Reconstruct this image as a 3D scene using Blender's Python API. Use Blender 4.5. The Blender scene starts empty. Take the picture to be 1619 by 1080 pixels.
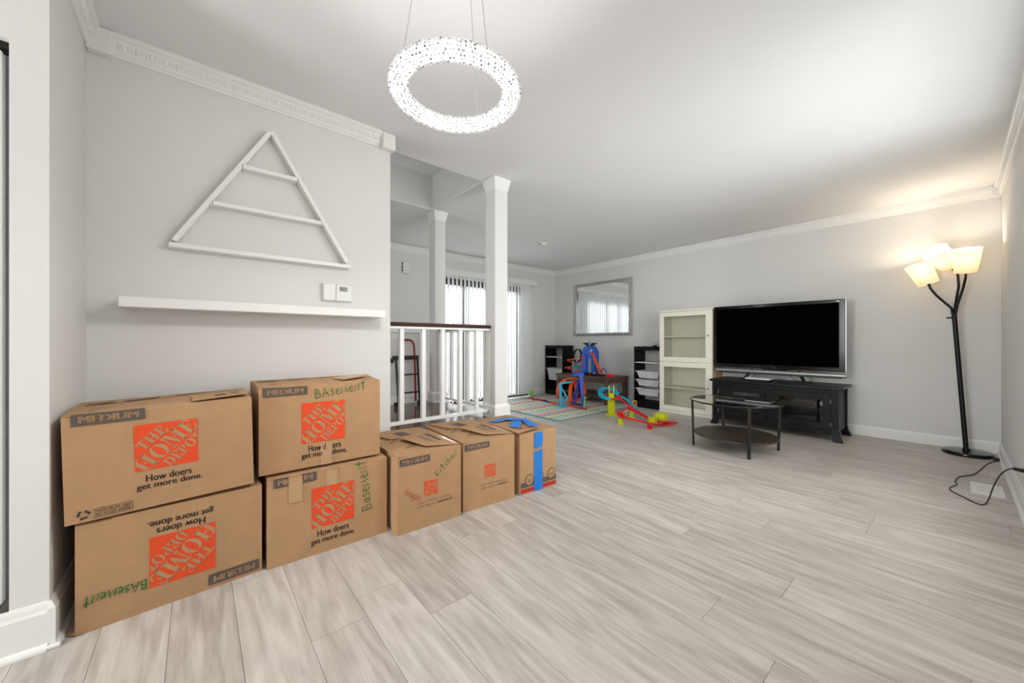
import bpy, bmesh, math, random
from mathutils import Vector, Matrix
random.seed(7)
S = bpy.context.scene
COL = S.collection
PI = math.pi
def R(a): return math.radians(a)

# ------------------------------------------------------------------ camera
HEAD = R(49.85)                       # heading to the left of +Y
FPX = 589.0                           # focal length in pixels of the 1619 px wide frame
cam_d = bpy.data.cameras.new('camera'); cam = bpy.data.objects.new('camera', cam_d); COL.objects.link(cam)
cam.location = (0, 0, 1.0); cam.rotation_euler = (PI/2, 0, HEAD)
cam_d.sensor_width = 36; cam_d.lens = FPX/1619*36; cam_d.clip_start = 0.02
S.camera = cam

# ------------------------------------------------------------------ world, daylight, added fill lights, exposure
W = bpy.data.worlds.new('daylight'); S.world = W; W.use_nodes = True
bgn = W.node_tree.nodes['Background']; bgn.inputs[0].default_value = (0.93, 0.97, 1.0, 1); bgn.inputs[1].default_value = 1.5
S.view_settings.view_transform = 'Standard'; S.view_settings.look = 'None'
S.view_settings.gamma = 1; S.view_settings.use_curve_mapping = False
S.view_settings.exposure = 0.72
def area(name, loc, rot, sx, sy, power, col):
    l = bpy.data.lights.new(name, 'AREA'); l.shape = 'RECTANGLE'; l.size = sx; l.size_y = sy; l.energy = power; l.color = col
    o = bpy.data.objects.new(name, l); o.location = loc; o.rotation_euler = rot; COL.objects.link(o); return o
area('daylight_sliding_door', (-7.4, 3.83, 3.3), (0, -R(44), 0), 2.4, 3.0, 760, (0.95, 0.975, 1.0))
area('rear_fill_light', (-1.27, -3.75, 1.40), (PI/2, 0, 0), 1.15, 1.6, 92, (0.98, 0.99, 1.0))  # fill light outside the unseen rear window, added to brighten the room
area('side_fill_light', (0.62, 2.90, 1.35), (0, PI/2, 0), 1.6, 1.6, 40, (0.98, 0.99, 1.0))  # added fill light, shines in through an unseen window on the right
area('hall_fill_light', (-3.10, -0.75, 1.50), (PI/2, 0, 0), 0.8, 1.6, 9, (0.98, 0.99, 1.0))  # added fill for the hall, behind an unseen window

# ------------------------------------------------------------------ helpers
FV = Vector((-math.sin(HEAD), math.cos(HEAD), 0)); RV = Vector((math.cos(HEAD), math.sin(HEAD), 0))
CP = Vector((0, 0, 1.0))
def P(u, v, d):                       # photo pixel at a forward distance -> point in the room
    return CP + (FV + RV*((u-809.5)/FPX) + Vector((0, 0, (540.5-v)/FPX)))*d
def V(*a): return Vector(a)

class MB:
    def __init__(s): s.v = []; s.f = []
    def add(s, vs, fs):
        o = len(s.v); s.v += [Vector(p) for p in vs]; s.f += [[i+o for i in f] for f in fs]; return s
    def box(s, x0, x1, y0, y1, z0, z1):
        return s.add([(x0,y0,z0),(x1,y0,z0),(x1,y1,z0),(x0,y1,z0),(x0,y0,z1),(x1,y0,z1),(x1,y1,z1),(x0,y1,z1)],
                     [(0,3,2,1),(4,5,6,7),(0,1,5,4),(1,2,6,5),(2,3,7,6),(3,0,4,7)])
    def hexa(s, b, t):                # two quads, bottom then top, both counter-clockwise from above
        return s.add(list(b)+list(t), [(3,2,1,0),(4,5,6,7),(0,1,5,4),(1,2,6,5),(2,3,7,6),(3,0,4,7)])
    def obox(s, c, ax, ay, az):       # oriented box: centre and half axes
        c = Vector(c); ax = Vector(ax); ay = Vector(ay); az = Vector(az)
        return s.hexa([c-ax-ay-az, c+ax-ay-az, c+ax+ay-az, c-ax+ay-az], [c-ax-ay+az, c+ax-ay+az, c+ax+ay+az, c-ax+ay+az])
    def beam(s, p0, p1, w, t, up=(0,0,1)):   # rectangular bar: width w across, thickness t along up
        p0 = Vector(p0); p1 = Vector(p1); d = p1-p0; l = d.length; d.normalize()
        u = Vector(up); a = d.cross(u)
        if a.length < 1e-4: a = d.cross(Vector((1,0,0)))
        a.normalize(); u = a.cross(d).normalized()
        return s.obox((p0+p1)/2, d*l/2, a*w/2, u*t/2)
    def tube(s, pts, r, n=8, closed=False, cap=True):
        pts = [Vector(p) for p in pts]; m = len(pts); rr = r if isinstance(r, (list, tuple)) else [r]*m
        base = len(s.v); ref = None
        for i, p in enumerate(pts):
            if closed: d = pts[(i+1) % m]-pts[i-1]
            else: d = pts[min(i+1, m-1)]-pts[max(i-1, 0)]
            d.normalize()
            if ref is None: ref = d.orthogonal().normalized()
            ref = (ref-d*ref.dot(d)).normalized(); b = d.cross(ref)
            for k in range(n):
                a = 2*PI*k/n; s.v.append(p+(ref*math.cos(a)+b*math.sin(a))*rr[i])
        for i in range(m if closed else m-1):
            j = (i+1) % m
            for k in range(n):
                q = (k+1) % n; s.f.append([base+i*n+k, base+i*n+q, base+j*n+q, base+j*n+k])
        if cap and not closed:
            s.f.append([base+k for k in range(n)][::-1]); s.f.append([base+(m-1)*n+k for k in range(n)])
        return s
    def cyl(s, p0, p1, r0, r1=None, n=20): return s.tube([p0, p1], [r0, r0 if r1 is None else r1], n)
    def sweep(s, pts, sec, up=(0,0,1), ups=None, closed=False):   # section (across, up) swept along a path
        pts = [Vector(p) for p in pts]; m = len(pts); n = len(sec); base = len(s.v)
        for i, p in enumerate(pts):
            d = (pts[(i+1) % m]-pts[i-1]) if closed else pts[min(i+1, m-1)]-pts[max(i-1, 0)]
            d.normalize(); u = Vector(ups[i] if ups else up); a = d.cross(u).normalized(); u = a.cross(d)
            for (x, y) in sec: s.v.append(p+a*x+u*y)
        for i in range(m if closed else m-1):
            j = (i+1) % m
            for k in range(n):
                q = (k+1) % n; s.f.append([base+i*n+k, base+i*n+q, base+j*n+q, base+j*n+k])
        if not closed:
            s.f.append([base+k for k in range(n)][::-1]); s.f.append([base+(m-1)*n+k for k in range(n)])
        return s
    def lathe(s, c, prof, n=32, axis=(0,0,1)):     # prof: (radius, height), open chain
        c = Vector(c); q = Vector((0,0,1)).rotation_difference(Vector(axis)); base = len(s.v); m = len(prof)
        for (r, h) in prof:
            for k in range(n):
                a = 2*PI*k/n; s.v.append(c+q @ Vector((r*math.cos(a), r*math.sin(a), h)))
        for i in range(m-1):
            for k in range(n):
                q2 = (k+1) % n; s.f.append([base+i*n+k, base+i*n+q2, base+(i+1)*n+q2, base+(i+1)*n+k])
        if prof[0][0] > 1e-5: s.f.append([base+k for k in range(n)][::-1])
        if prof[-1][0] > 1e-5: s.f.append([base+(m-1)*n+k for k in range(n)])
        return s
    def prism(s, poly, o, ax, ay, az):  # polygon in (ax, ay) from o, extruded by az
        o = Vector(o); ax = Vector(ax); ay = Vector(ay); az = Vector(az); n = len(poly)
        b = [o+ax*x+ay*y for x, y in poly]
        return s.add(b+[p+az for p in b], [list(range(n))[::-1], list(range(n, 2*n))]+[[i, (i+1) % n, n+(i+1) % n, n+i] for i in range(n)])
    def mesh(s, name, smooth=False, bevel=0, seg=1):
        bm = bmesh.new()
        vs = [bm.verts.new(p) for p in s.v]
        for f in s.f:
            try: bm.faces.new([vs[i] for i in f])
            except ValueError: pass
        bmesh.ops.remove_doubles(bm, verts=bm.verts, dist=1e-6)
        bmesh.ops.recalc_face_normals(bm, faces=bm.faces)
        if bevel:
            es = [e for e in bm.edges if len(e.link_faces) == 2 and e.calc_face_angle(0) > 0.6]
            bmesh.ops.bevel(bm, geom=es, offset=bevel, offset_type='OFFSET', segments=seg, affect='EDGES', profile=0.5, clamp_overlap=True)
        me = bpy.data.meshes.new(name); bm.to_mesh(me); bm.free()
        if smooth:
            me.polygons.foreach_set('use_smooth', [True]*len(me.polygons))
            try: me.set_sharp_from_angle(angle=R(38))
            except Exception: pass
        return me

def link(name, me, mat, parent=None):
    o = bpy.data.objects.new(name, me); COL.objects.link(o)
    if me is not None and mat is not None and len(me.materials) == 0: me.materials.append(mat)
    if parent is not None: o.parent = parent
    return o
def part(name, mb, mat, parent, smooth=False, bevel=0, seg=1, world=False, label=None):
    if world and parent is not None:
        w = Vector(parent.location); pp = parent.parent
        while pp is not None: w += Vector(pp.location); pp = pp.parent
        for p in mb.v: p -= w
    o = link(name, mb.mesh(name, smooth, bevel, seg), mat, parent)
    if label: o['label'] = label
    return o
def tag(o, label, cat, group=None):
    o['label'] = label; o['category'] = cat
    if group: o['group'] = group
    return o
def thing(name, label, cat, loc=(0,0,0), rz=0, group=None):
    o = bpy.data.objects.new(name, None); COL.objects.link(o); o.empty_display_size = 0.05
    o.location = loc; o.rotation_euler = (0, 0, rz); return tag(o, label, cat, group)
def struct(name, mb, mat, parent=None, smooth=False, bevel=0, label=None):
    o = link(name, mb.mesh(name, smooth, bevel), mat, parent)
    if parent is None: o['kind'] = 'structure'
    if label: o['label'] = label
    return o
def copy_tree(o, parent=None):
    c = o.copy(); COL.objects.link(c); c.parent = parent
    for ch in list(o.children): copy_tree(ch, c)
    return c

# ------------------------------------------------------------------ materials
def srgb(r, g, b):
    def f(c):
        c /= 255.0
        return c/12.92 if c <= 0.04045 else ((c+0.055)/1.055)**2.4
    return (f(r), f(g), f(b), 1)
MATS = {}
def mat(name, col, rough=0.5, metal=0.0, spec=0.5, var=0.0, vscale=8.0, bump=0.0, bscale=200.0, trans=0.0, ior=1.45, sub=0.0, emit=None, estr=0.0, coat=0.0, stretch=None):
    if name in MATS: return MATS[name]
    m = bpy.data.materials.new(name); m.use_nodes = True; MATS[name] = m
    nt = m.node_tree; b = nt.nodes['Principled BSDF']
    b.inputs['Base Color'].default_value = col; b.inputs['Roughness'].default_value = rough
    b.inputs['Metallic'].default_value = metal; b.inputs['Specular IOR Level'].default_value = spec
    b.inputs['IOR'].default_value = ior; b.inputs['Transmission Weight'].default_value = trans
    b.inputs['Coat Weight'].default_value = coat
    if emit: b.inputs['Emission Color'].default_value = emit; b.inputs['Emission Strength'].default_value = estr
    if var or bump:
        tc = nt.nodes.new('ShaderNodeTexCoord'); src = tc.outputs['Object']
        if stretch:
            mp = nt.nodes.new('ShaderNodeMapping'); mp.inputs['Scale'].default_value = stretch; nt.links.new(src, mp.inputs[0]); src = mp.outputs[0]
    if var:
        n = nt.nodes.new('ShaderNodeTexNoise'); n.inputs['Scale'].default_value = vscale; n.inputs['Detail'].default_value = 5
        nt.links.new(src, n.inputs['Vector'])
        r = nt.nodes.new('ShaderNodeValToRGB'); r.color_ramp.elements[0].position = 0.3; r.color_ramp.elements[1].position = 0.72
        r.color_ramp.elements[0].color = [c*(1-var) for c in col[:3]]+[1]; r.color_ramp.elements[1].color = [min(1, c*(1+var)) for c in col[:3]]+[1]
        nt.links.new(n.outputs['Fac'], r.inputs[0]); nt.links.new(r.outputs[0], b.inputs['Base Color'])
    if bump:
        n2 = nt.nodes.new('ShaderNodeTexNoise'); n2.inputs['Scale'].default_value = bscale; n2.inputs['Detail'].default_value = 3
        nt.links.new(src, n2.inputs['Vector'])
        bp = nt.nodes.new('ShaderNodeBump'); bp.inputs['Strength'].default_value = bump; bp.inputs['Distance'].default_value = 0.002
        nt.links.new(n2.outputs['Fac'], bp.inputs['Height']); nt.links.new(bp.outputs[0], b.inputs['Normal'])
    return m
def translucent(name, col, fac=0.5, rough=0.6):
    m = bpy.data.materials.new(name); m.use_nodes = True; nt = m.node_tree; nt.nodes.clear()
    o = nt.nodes.new('ShaderNodeOutputMaterial'); mx = nt.nodes.new('ShaderNodeMixShader'); mx.inputs[0].default_value = fac
    d = nt.nodes.new('ShaderNodeBsdfDiffuse'); t = nt.nodes.new('ShaderNodeBsdfTranslucent')
    n = nt.nodes.new('ShaderNodeTexNoise'); n.inputs['Scale'].default_value = 300
    tc = nt.nodes.new('ShaderNodeTexCoord'); nt.links.new(tc.outputs['Object'], n.inputs['Vector'])
    r = nt.nodes.new('ShaderNodeValToRGB'); r.color_ramp.elements[0].color = [c*0.94 for c in col[:3]]+[1]; r.color_ramp.elements[1].color = col
    nt.links.new(n.outputs['Fac'], r.inputs[0]); nt.links.new(r.outputs[0], d.inputs[0]); nt.links.new(r.outputs[0], t.inputs[0])
    nt.links.new(d.outputs[0], mx.inputs[1]); nt.links.new(t.outputs[0], mx.inputs[2]); nt.links.new(mx.outputs[0], o.inputs[0]); return m
def pane_glass(name, tint, refl=0.5):
    m = bpy.data.materials.new(name); m.use_nodes = True; nt = m.node_tree; nt.nodes.clear()
    o = nt.nodes.new('ShaderNodeOutputMaterial'); mx = nt.nodes.new('ShaderNodeMixShader')
    t = nt.nodes.new('ShaderNodeBsdfTransparent'); t.inputs[0].default_value = tint
    g = nt.nodes.new('ShaderNodeBsdfGlossy'); g.inputs['Roughness'].default_value = 0.02
    f = nt.nodes.new('ShaderNodeFresnel'); f.inputs[0].default_value = 1.5
    mu = nt.nodes.new('ShaderNodeMath'); mu.operation = 'MULTIPLY'; mu.inputs[1].default_value = refl
    nt.links.new(f.outputs[0], mu.inputs[0]); nt.links.new(mu.outputs[0], mx.inputs[0])
    nt.links.new(t.outputs[0], mx.inputs[1]); nt.links.new(g.outputs[0], mx.inputs[2]); nt.links.new(mx.outputs[0], o.inputs[0]); return m
def wood(name, dark, light, rough, scale=(1.5, 26, 26), rnd=0.5, ring=True):
    m = bpy.data.materials.new(name); m.use_nodes = True; nt = m.node_tree; b = nt.nodes['Principled BSDF']
    L = nt.links.new; N = nt.nodes.new
    tc = N('ShaderNodeTexCoord'); oi = N('ShaderNodeObjectInfo')
    mul = N('ShaderNodeVectorMath'); mul.operation = 'SCALE'; mul.inputs[0].default_value = (37.0, 91.0, 13.0); L(oi.outputs['Random'], mul.inputs['Scale'])
    ad = N('ShaderNodeVectorMath'); ad.operation = 'ADD'; L(tc.outputs['Object'], ad.inputs[0]); L(mul.outputs[0], ad.inputs[1])
    mp = N('ShaderNodeMapping'); mp.inputs['Scale'].default_value = scale; L(ad.outputs[0], mp.inputs[0])
    n1 = N('ShaderNodeTexNoise'); n1.inputs['Scale'].default_value = 1.0; n1.inputs['Detail'].default_value = 7; n1.inputs['Roughness'].default_value = 0.62; L(mp.outputs[0], n1.inputs['Vector'])
    mp2 = N('ShaderNodeMapping'); mp2.inputs['Scale'].default_value = (scale[0]*0.55, scale[1]*0.28, scale[2]*0.28); L(ad.outputs[0], mp2.inputs[0])
    w = N('ShaderNodeTexNoise'); w.inputs['Scale'].default_value = 1.0; w.inputs['Detail'].default_value = 2; L(mp2.outputs[0], w.inputs['Vector'])
    sn = N('ShaderNodeMath'); sn.operation = 'MULTIPLY'; sn.inputs[1].default_value = 34.0; L(w.outputs['Fac'], sn.inputs[0])
    si = N('ShaderNodeMath'); si.operation = 'SINE'; L(sn.outputs[0], si.inputs[0])
    a1 = N('ShaderNodeMath'); a1.operation = 'MULTIPLY_ADD'; a1.inputs[1].default_value = 0.10 if ring else 0.02; L(si.outputs[0], a1.inputs[0]); L(n1.outputs['Fac'], a1.inputs[2])
    mp3 = N('ShaderNodeMapping'); mp3.inputs['Scale'].default_value = (scale[0]*5, scale[1]*7, scale[2]*7); L(ad.outputs[0], mp3.inputs[0])
    n3 = N('ShaderNodeTexNoise'); n3.inputs['Scale'].default_value = 1.0; n3.inputs['Detail'].default_value = 3; L(mp3.outputs[0], n3.inputs['Vector'])
    f3 = N('ShaderNodeMath'); f3.operation = 'MULTIPLY_ADD'; f3.inputs[1].default_value = 0.34; L(n3.outputs['Fac'], f3.inputs[0]); L(a1.outputs[0], f3.inputs[2])
    a1 = N('ShaderNodeMath'); a1.operation = 'SUBTRACT'; a1.inputs[1].default_value = 0.17; L(f3.outputs[0], a1.inputs[0])
    a2 = N('ShaderNodeMath'); a2.operation = 'MULTIPLY_ADD'; a2.inputs[1].default_value = rnd; L(oi.outputs['Random'], a2.inputs[0]); L(a1.outputs[0], a2.inputs[2])
    a3 = N('ShaderNodeMath'); a3.operation = 'SUBTRACT'; a3.inputs[1].default_value = rnd*0.5; L(a2.outputs[0], a3.inputs[0])
    cr = N('ShaderNodeValToRGB'); cr.color_ramp.elements[0].position = 0.22; cr.color_ramp.elements[1].position = 0.78
    cr.color_ramp.elements[0].color = dark; cr.color_ramp.elements[1].color = light; L(a3.outputs[0], cr.inputs[0]); L(cr.outputs[0], b.inputs['Base Color'])
    b.inputs['Roughness'].default_value = rough
    bp = N('ShaderNodeBump'); bp.inputs['Strength'].default_value = 0.12; bp.inputs['Distance'].default_value = 0.001; L(n1.outputs['Fac'], bp.inputs['Height']); L(bp.outputs[0], b.inputs['Normal'])
    return m

WALL = mat('wall_paint', srgb(221, 220, 218), 0.7, var=0.012, vscale=3, bump=0.06, bscale=260)
CEIL = mat('ceiling_paint', srgb(229, 229, 230), 0.8, var=0.01, vscale=2, bump=0.05, bscale=220)
TRIM = mat('white_trim', srgb(232, 232, 230), 0.35, var=0.01, vscale=6)
DOORM = mat('door_paint', srgb(226, 226, 222), 0.45, var=0.02, vscale=30, stretch=(1, 1, 0.05))
PLANK = wood('grey_laminate', srgb(164, 156, 148), srgb(206, 200, 193), 0.42, scale=(2.4, 30, 30), rnd=0.18)
BROWNFLOOR = wood('brown_hardwood', srgb(62, 42, 32), srgb(112, 82, 64), 0.16, scale=(26, 1.5, 26), rnd=0.3)
SUB = mat('subfloor', srgb(110, 102, 94), 0.9, var=0.05)
HANDRAIL = wood('handrail_wood', srgb(46, 22, 16), srgb(84, 46, 34), 0.25, scale=(30, 2, 30), rnd=0)
CARD = mat('cardboard', srgb(176, 138, 101), 0.85, var=0.05, vscale=14, bump=0.10, bscale=320)
CARDIN = mat('cardboard_inner', srgb(168, 130, 94), 0.9, var=0.05, vscale=14)
ORANGE = mat('orange_print', srgb(222, 74, 30), 0.75, var=0.03, vscale=60)
GREYINK = mat('grey_print', srgb(88, 80, 74), 0.8, var=0.05, vscale=80)
BLACKINK = mat('black_print', srgb(52, 48, 46), 0.8, var=0.05, vscale=80)
FAINTINK = mat('faint_print', srgb(140, 112, 88), 0.85, var=0.08, vscale=80)
GREENINK = mat('green_marker', srgb(38, 108, 44), 0.7, var=0.08, vscale=60)
REDINK = mat('red_marker', srgb(186, 66, 52), 0.7, var=0.08, vscale=60)
BLUETAPE = mat('blue_tape', srgb(22, 118, 205), 0.5, var=0.05, vscale=40)
REDBAND = mat('red_print', srgb(178, 34, 40), 0.75, var=0.04, vscale=60)
CLEARTAPE = mat('clear_tape', srgb(184, 148, 112), 0.28, var=0.03, vscale=30)
WHITEP = mat('white_lacquer', srgb(236, 236, 233), 0.4, var=0.008, vscale=10)
PLASTICW = mat('white_plastic', srgb(228, 228, 224), 0.4, var=0.01)
BLACKP = mat('black_satin', srgb(15, 15, 17), 0.35, spec=0.35, var=0.1, vscale=20)
BLACKW = mat('black_wood', srgb(13, 13, 15), 0.45, spec=0.25, var=0.12, vscale=30, stretch=(0.2, 1, 6))
BLACKGLOSS = mat('black_gloss', srgb(8, 8, 9), 0.12, var=0.05, spec=0.5)
SCREEN = mat('screen_black', (0.0012, 0.0012, 0.0013, 1), 0.6, spec=0.0, var=0.02)
SILVER = mat('silver_plastic', srgb(176, 178, 180), 0.3, metal=0.6, var=0.03)
CREAM = mat('cream_cabinet', srgb(240, 237, 222), 0.45, var=0.012, vscale=12)
CREAMIN = mat('cream_inside', srgb(250, 246, 230), 0.6, var=0.012, vscale=12)
BEECH = wood('beech_side', srgb(196, 164, 128), srgb(226, 198, 162), 0.5, scale=(20, 20, 1.5), rnd=0, ring=False)
BROWNW = wood('brown_table_wood', srgb(66, 48, 40), srgb(112, 88, 74), 0.45, scale=(2, 26, 26), rnd=0.15)
BRONZE = mat('dark_bronze', srgb(52, 46, 42), 0.4, metal=0.4, var=0.1)
DARKMETAL = mat('dark_metal', srgb(40, 37, 35), 0.38, metal=0.5, var=0.1, vscale=20)
RUBBER = mat('black_rubber', srgb(26, 24, 23), 0.6, var=0.1)
SHELFBR = wood('dark_brown_shelf', srgb(38, 30, 26), srgb(70, 56, 47), 0.45, scale=(2, 20, 20), rnd=0)
GLASS = pane_glass('clear_glass', (0.97, 0.975, 0.965, 1), 0.6)
DARKGLASS = pane_glass('console_glass', (0.86, 0.87, 0.88, 1), 0.8)
TABLEGLASS = pane_glass('table_glass', (0.80, 0.86, 0.81, 1), 1.5)
MIRROR = mat('mirror_silver', (0.86, 0.87, 0.87, 1), 0.01, metal=1.0, var=0.004)
FRAME = mat('antique_silver', srgb(176, 176, 173), 0.4, metal=0.25, var=0.42, vscale=70)
BLIND = translucent('blind_vinyl', (0.82, 0.84, 0.85, 1), 0.085)
BIN = translucent('bin_plastic', (0.80, 0.81, 0.83, 1), 0.2)
SHADE = translucent('lamp_shade_fabric', (0.92, 0.87, 0.76, 1), 0.45)
def plastic(n, r, g, b): return mat('plastic_'+n, srgb(r, g, b), 0.35, var=0.03, vscale=20)
P_ORANGE = plastic('orange', 240, 88, 28); P_RED = plastic('red', 224, 28, 40); P_CYAN = plastic('cyan', 30, 178, 212)
P_BLUE = plastic('blue', 30, 72, 190); P_NAVY = plastic('navy', 30, 44, 140); P_YELLOW = plastic('yellow', 214, 218, 20)
P_GREEN = plastic('green', 110, 205, 60); P_GREY = plastic('grey', 140, 146, 148); P_TEAL = plastic('teal', 50, 150, 160); P_PURPLE = plastic('purple', 92, 60, 150)
P_BLUE2 = plastic('bright_blue', 28, 98, 205); P_AMBER = plastic('amber', 232, 190, 60)

# ------------------------------------------------------------------ room measures
H = 2.38; XL = -2.453; XLB = -2.62; XR = 0.272; YT = 5.43; XF = -5.10; YB = -3.35
YE = 0.994; YR = -0.373; XC = -1.917; PZ = 0.356; OX0 = -3.53; OX1 = -2.62; OY = 1.885; HY0 = -0.40

# ------------------------------------------------------------------ floor of planks
fl = struct('floor', MB().box(XF-0.1, XR+0.1, YB-0.1, YT+0.1, -0.05, -0.006), SUB)
PW = 0.182; PL = 1.22; GAP = 0.0012
full = MB().box(0, PL-GAP, 0, PW-GAP, -0.008, 0).mesh('plank'); full.materials.append(PLANK)
y = YB; row = 0
while y < YT-0.01:
    y1 = min(y+PW, YT)
    x = XF-random.random()*PL*0.97
    xlim = XF if y1 > 1.75 else (-2.62 if y1 > -0.6 else -2.1)
    while x < XR:
        a, b = max(x, xlim), min(x+PL, XR)
        if b-a > 0.012:
            if b-a > PL-1e-4 and y1-y > PW-1e-4: o = link('plank', full, PLANK, fl)
            else: o = link('plank', MB().box(0, b-a-GAP, 0, y1-y-GAP, -0.008, 0).mesh('plank'), PLANK, fl)
            o.location = (a, y, 0)
        x += PL
    y += PW; row += 1

# ------------------------------------------------------------------ walls and ceiling
cm = MB()
ov = [(XF-0.1, YB-0.1), (XR+0.1, YB-0.1), (XR+0.1, YT+0.1), (XF-0.1, YT+0.1)]; iv = [(OX0, HY0), (OX1, HY0), (OX1, OY), (OX0, OY)]
cm.add([(x, y, z) for z in (H, H+0.02) for x, y in ov+iv], [[i, (i+1) % 4, 4+(i+1) % 4, 4+i] for i in range(4)]+[[8+i, 8+(i+1) % 4, 12+(i+1) % 4, 12+i] for i in range(4)]+[[i, (i+1) % 4, 8+(i+1) % 4, 8+i] for i in range(4)]+[[4+i, 4+(i+1) % 4, 12+(i+1) % 4, 12+i] for i in range(4)])
struct('ceiling', cm, CEIL)
struct('ceiling_stairwell', MB().box(OX0-0.05, OX1+0.05, HY0-0.05, OY+0.05, 2.74, 2.80), CEIL)
sw = MB(); sw.box(OX0-0.05, OX0, HY0, OY+0.05, H+0.021, 2.74); sw.box(OX0, OX1+0.05, OY, OY+0.05, H+0.021, 2.74); sw.box(OX1, OX1+0.05, HY0, OY, H+0.021, 2.74); sw.box(OX0, OX1, HY0-0.05, HY0, H+0.021, 2.74)
struct('wall_stairwell', sw, WALL)
struct('wall_left', MB().box(XLB, XL, YR, YE, 0, H), WALL)
wr = MB().box(XLB, XC, -0.454, YR, 0, H)                                   # short return beside the closet
struct('wall_return', wr, WALL)
wc = MB(); wc.box(XC-0.09, XC, -1.42, -0.454, 1.955, H); wc.box(XC-0.09, XC, YB, -1.42, 0, H); wc.box(XC-0.7, XC-0.62, YB, -0.454, 0, H)
struct('wall_closet', wc, WALL)
struct('wall_tv', MB().box(XF-0.1, XR+0.1, YT, YT+0.1, 0, H), WALL)
SY0, SY1, SZ0, SZ1 = 2.10, 3.70, 0.50, 2.15
ws = MB(); ws.box(XR, XR+0.1, YB, SY0, 0, H); ws.box(XR, XR+0.1, SY1, YT, 0, H); ws.box(XR, XR+0.1, SY0, SY1, 0, SZ0); ws.box(XR, XR+0.1, SY0, SY1, SZ1, H)
struct('wall_right', ws, WALL)
w3 = MB()
for a, b, c, d in ((SY0, SY1, SZ0, SZ0+.05), (SY0, SY1, SZ1-.05, SZ1), (SY0, SY0+.05, SZ0+.05, SZ1-.05), (SY1-.05, SY1, SZ0+.05, SZ1-.05), (2.875, 2.925, SZ0+.05, SZ1-.05)): w3.box(XR+0.03, XR+0.09, a, b, c, d)
win3 = struct('added_window_3', w3, TRIM)  # unseen window, put in to light the far half of the room
for a, b in ((SY0+.05, 2.875), (2.925, SY1-.05)): part('pane', MB().box(XR+0.06, XR+0.064, a, b, SZ0+.05, SZ1-.05), GLASS, win3)
wb = MB(); WX0, WX1, WZ0, WZ1 = -1.86, -0.68, 0.50, 2.20
wb.box(XC, WX0, YB-0.1, YB, 0, H); wb.box(WX1, XR, YB-0.1, YB, 0, H); wb.box(WX0, WX1, YB-0.1, YB, 0, WZ0); wb.box(WX0, WX1, YB-0.1, YB, WZ1, H)
struct('wall_rear', wb, WALL)
DY0, DY1, DZ1 = 2.86, 4.72, 2.0
wf = MB(); wf.box(XF-0.1, XF, HY0, DY0, 0, H); wf.box(XF-0.1, XF, DY1, YT, 0, H); wf.box(XF-0.1, XF, DY0, DY1, DZ1, H)
struct('wall_far', wf, WALL)
HX0, HX1, HZ0, HZ1 = -3.50, -2.70, 0.70, 2.30
wh = MB(); wh.box(XF, HX0, HY0-0.1, HY0, 0, H); wh.box(HX1, XLB, HY0-0.1, HY0, 0, H); wh.box(HX0, HX1, HY0-0.1, HY0, 0, HZ0); wh.box(HX0, HX1, HY0-0.1, HY0, HZ1, H)
struct('wall_hall', wh, WALL)
w4 = MB()
for a, b, c, d in ((HX0, HX1, HZ0, HZ0+.05), (HX0, HX1, HZ1-.05, HZ1), (HX0, HX0+.05, HZ0+.05, HZ1-.05), (HX1-.05, HX1, HZ0+.05, HZ1-.05)): w4.box(a, b, HY0-0.08, HY0-0.02, c, d)
win4 = struct('added_window_4', w4, TRIM); part('pane', MB().box(HX0+.05, HX1-.05, HY0-0.052, HY0-0.048, HZ0+.05, HZ1-.05), GLASS, win4)  # unseen window, added to brighten the hall and stairwell
struct('wall_half', MB().box(-3.76, -3.68, HY0, 1.86, 0, 1.09), WALL)
struct('trim_1', MB().box(-3.79, -3.65, HY0, 1.89, 1.09, 1.125), TRIM, bevel=0.004)

# closet door
d1 = struct('door_1', MB().box(XC-0.075, XC-0.04, -1.40, -0.478, 0.16, 1.93), DOORM, bevel=0.003)
part('door_edge_strip', MB().box(XC-0.04, XC-0.036, -0.60, -0.585, 0.16, 1.93), DOORM, d1)
struct('trim_2', MB().box(XC-0.08, XC-0.03, -1.41, -0.454, 1.935, 1.955), DARKMETAL)

# unseen rear window added behind the camera for fill light: frame, mullion, panes
w2 = MB(); F_ = 0.05
w2.box(WX0, WX1, YB-0.09, YB-0.03, WZ0, WZ0+F_); w2.box(WX0, WX1, YB-0.09, YB-0.03, WZ1-F_, WZ1); w2.box(WX0, WX0+F_, YB-0.09, YB-0.03, WZ0+F_, WZ1-F_); w2.box(WX1-F_, WX1, YB-0.09, YB-0.03, WZ0+F_, WZ1-F_); w2.box((WX0+WX1)/2-0.025, (WX0+WX1)/2+0.025, YB-0.09, YB-0.03, WZ0+F_, WZ1-F_)
win2 = struct('added_window_2', w2, TRIM)
for a, b in ((WX0+F_, (WX0+WX1)/2-0.025), ((WX0+WX1)/2+0.025, WX1-F_)): part('pane', MB().box(a, b, YB-0.064, YB-0.06, WZ0+F_, WZ1-F_), GLASS, win2)

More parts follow.
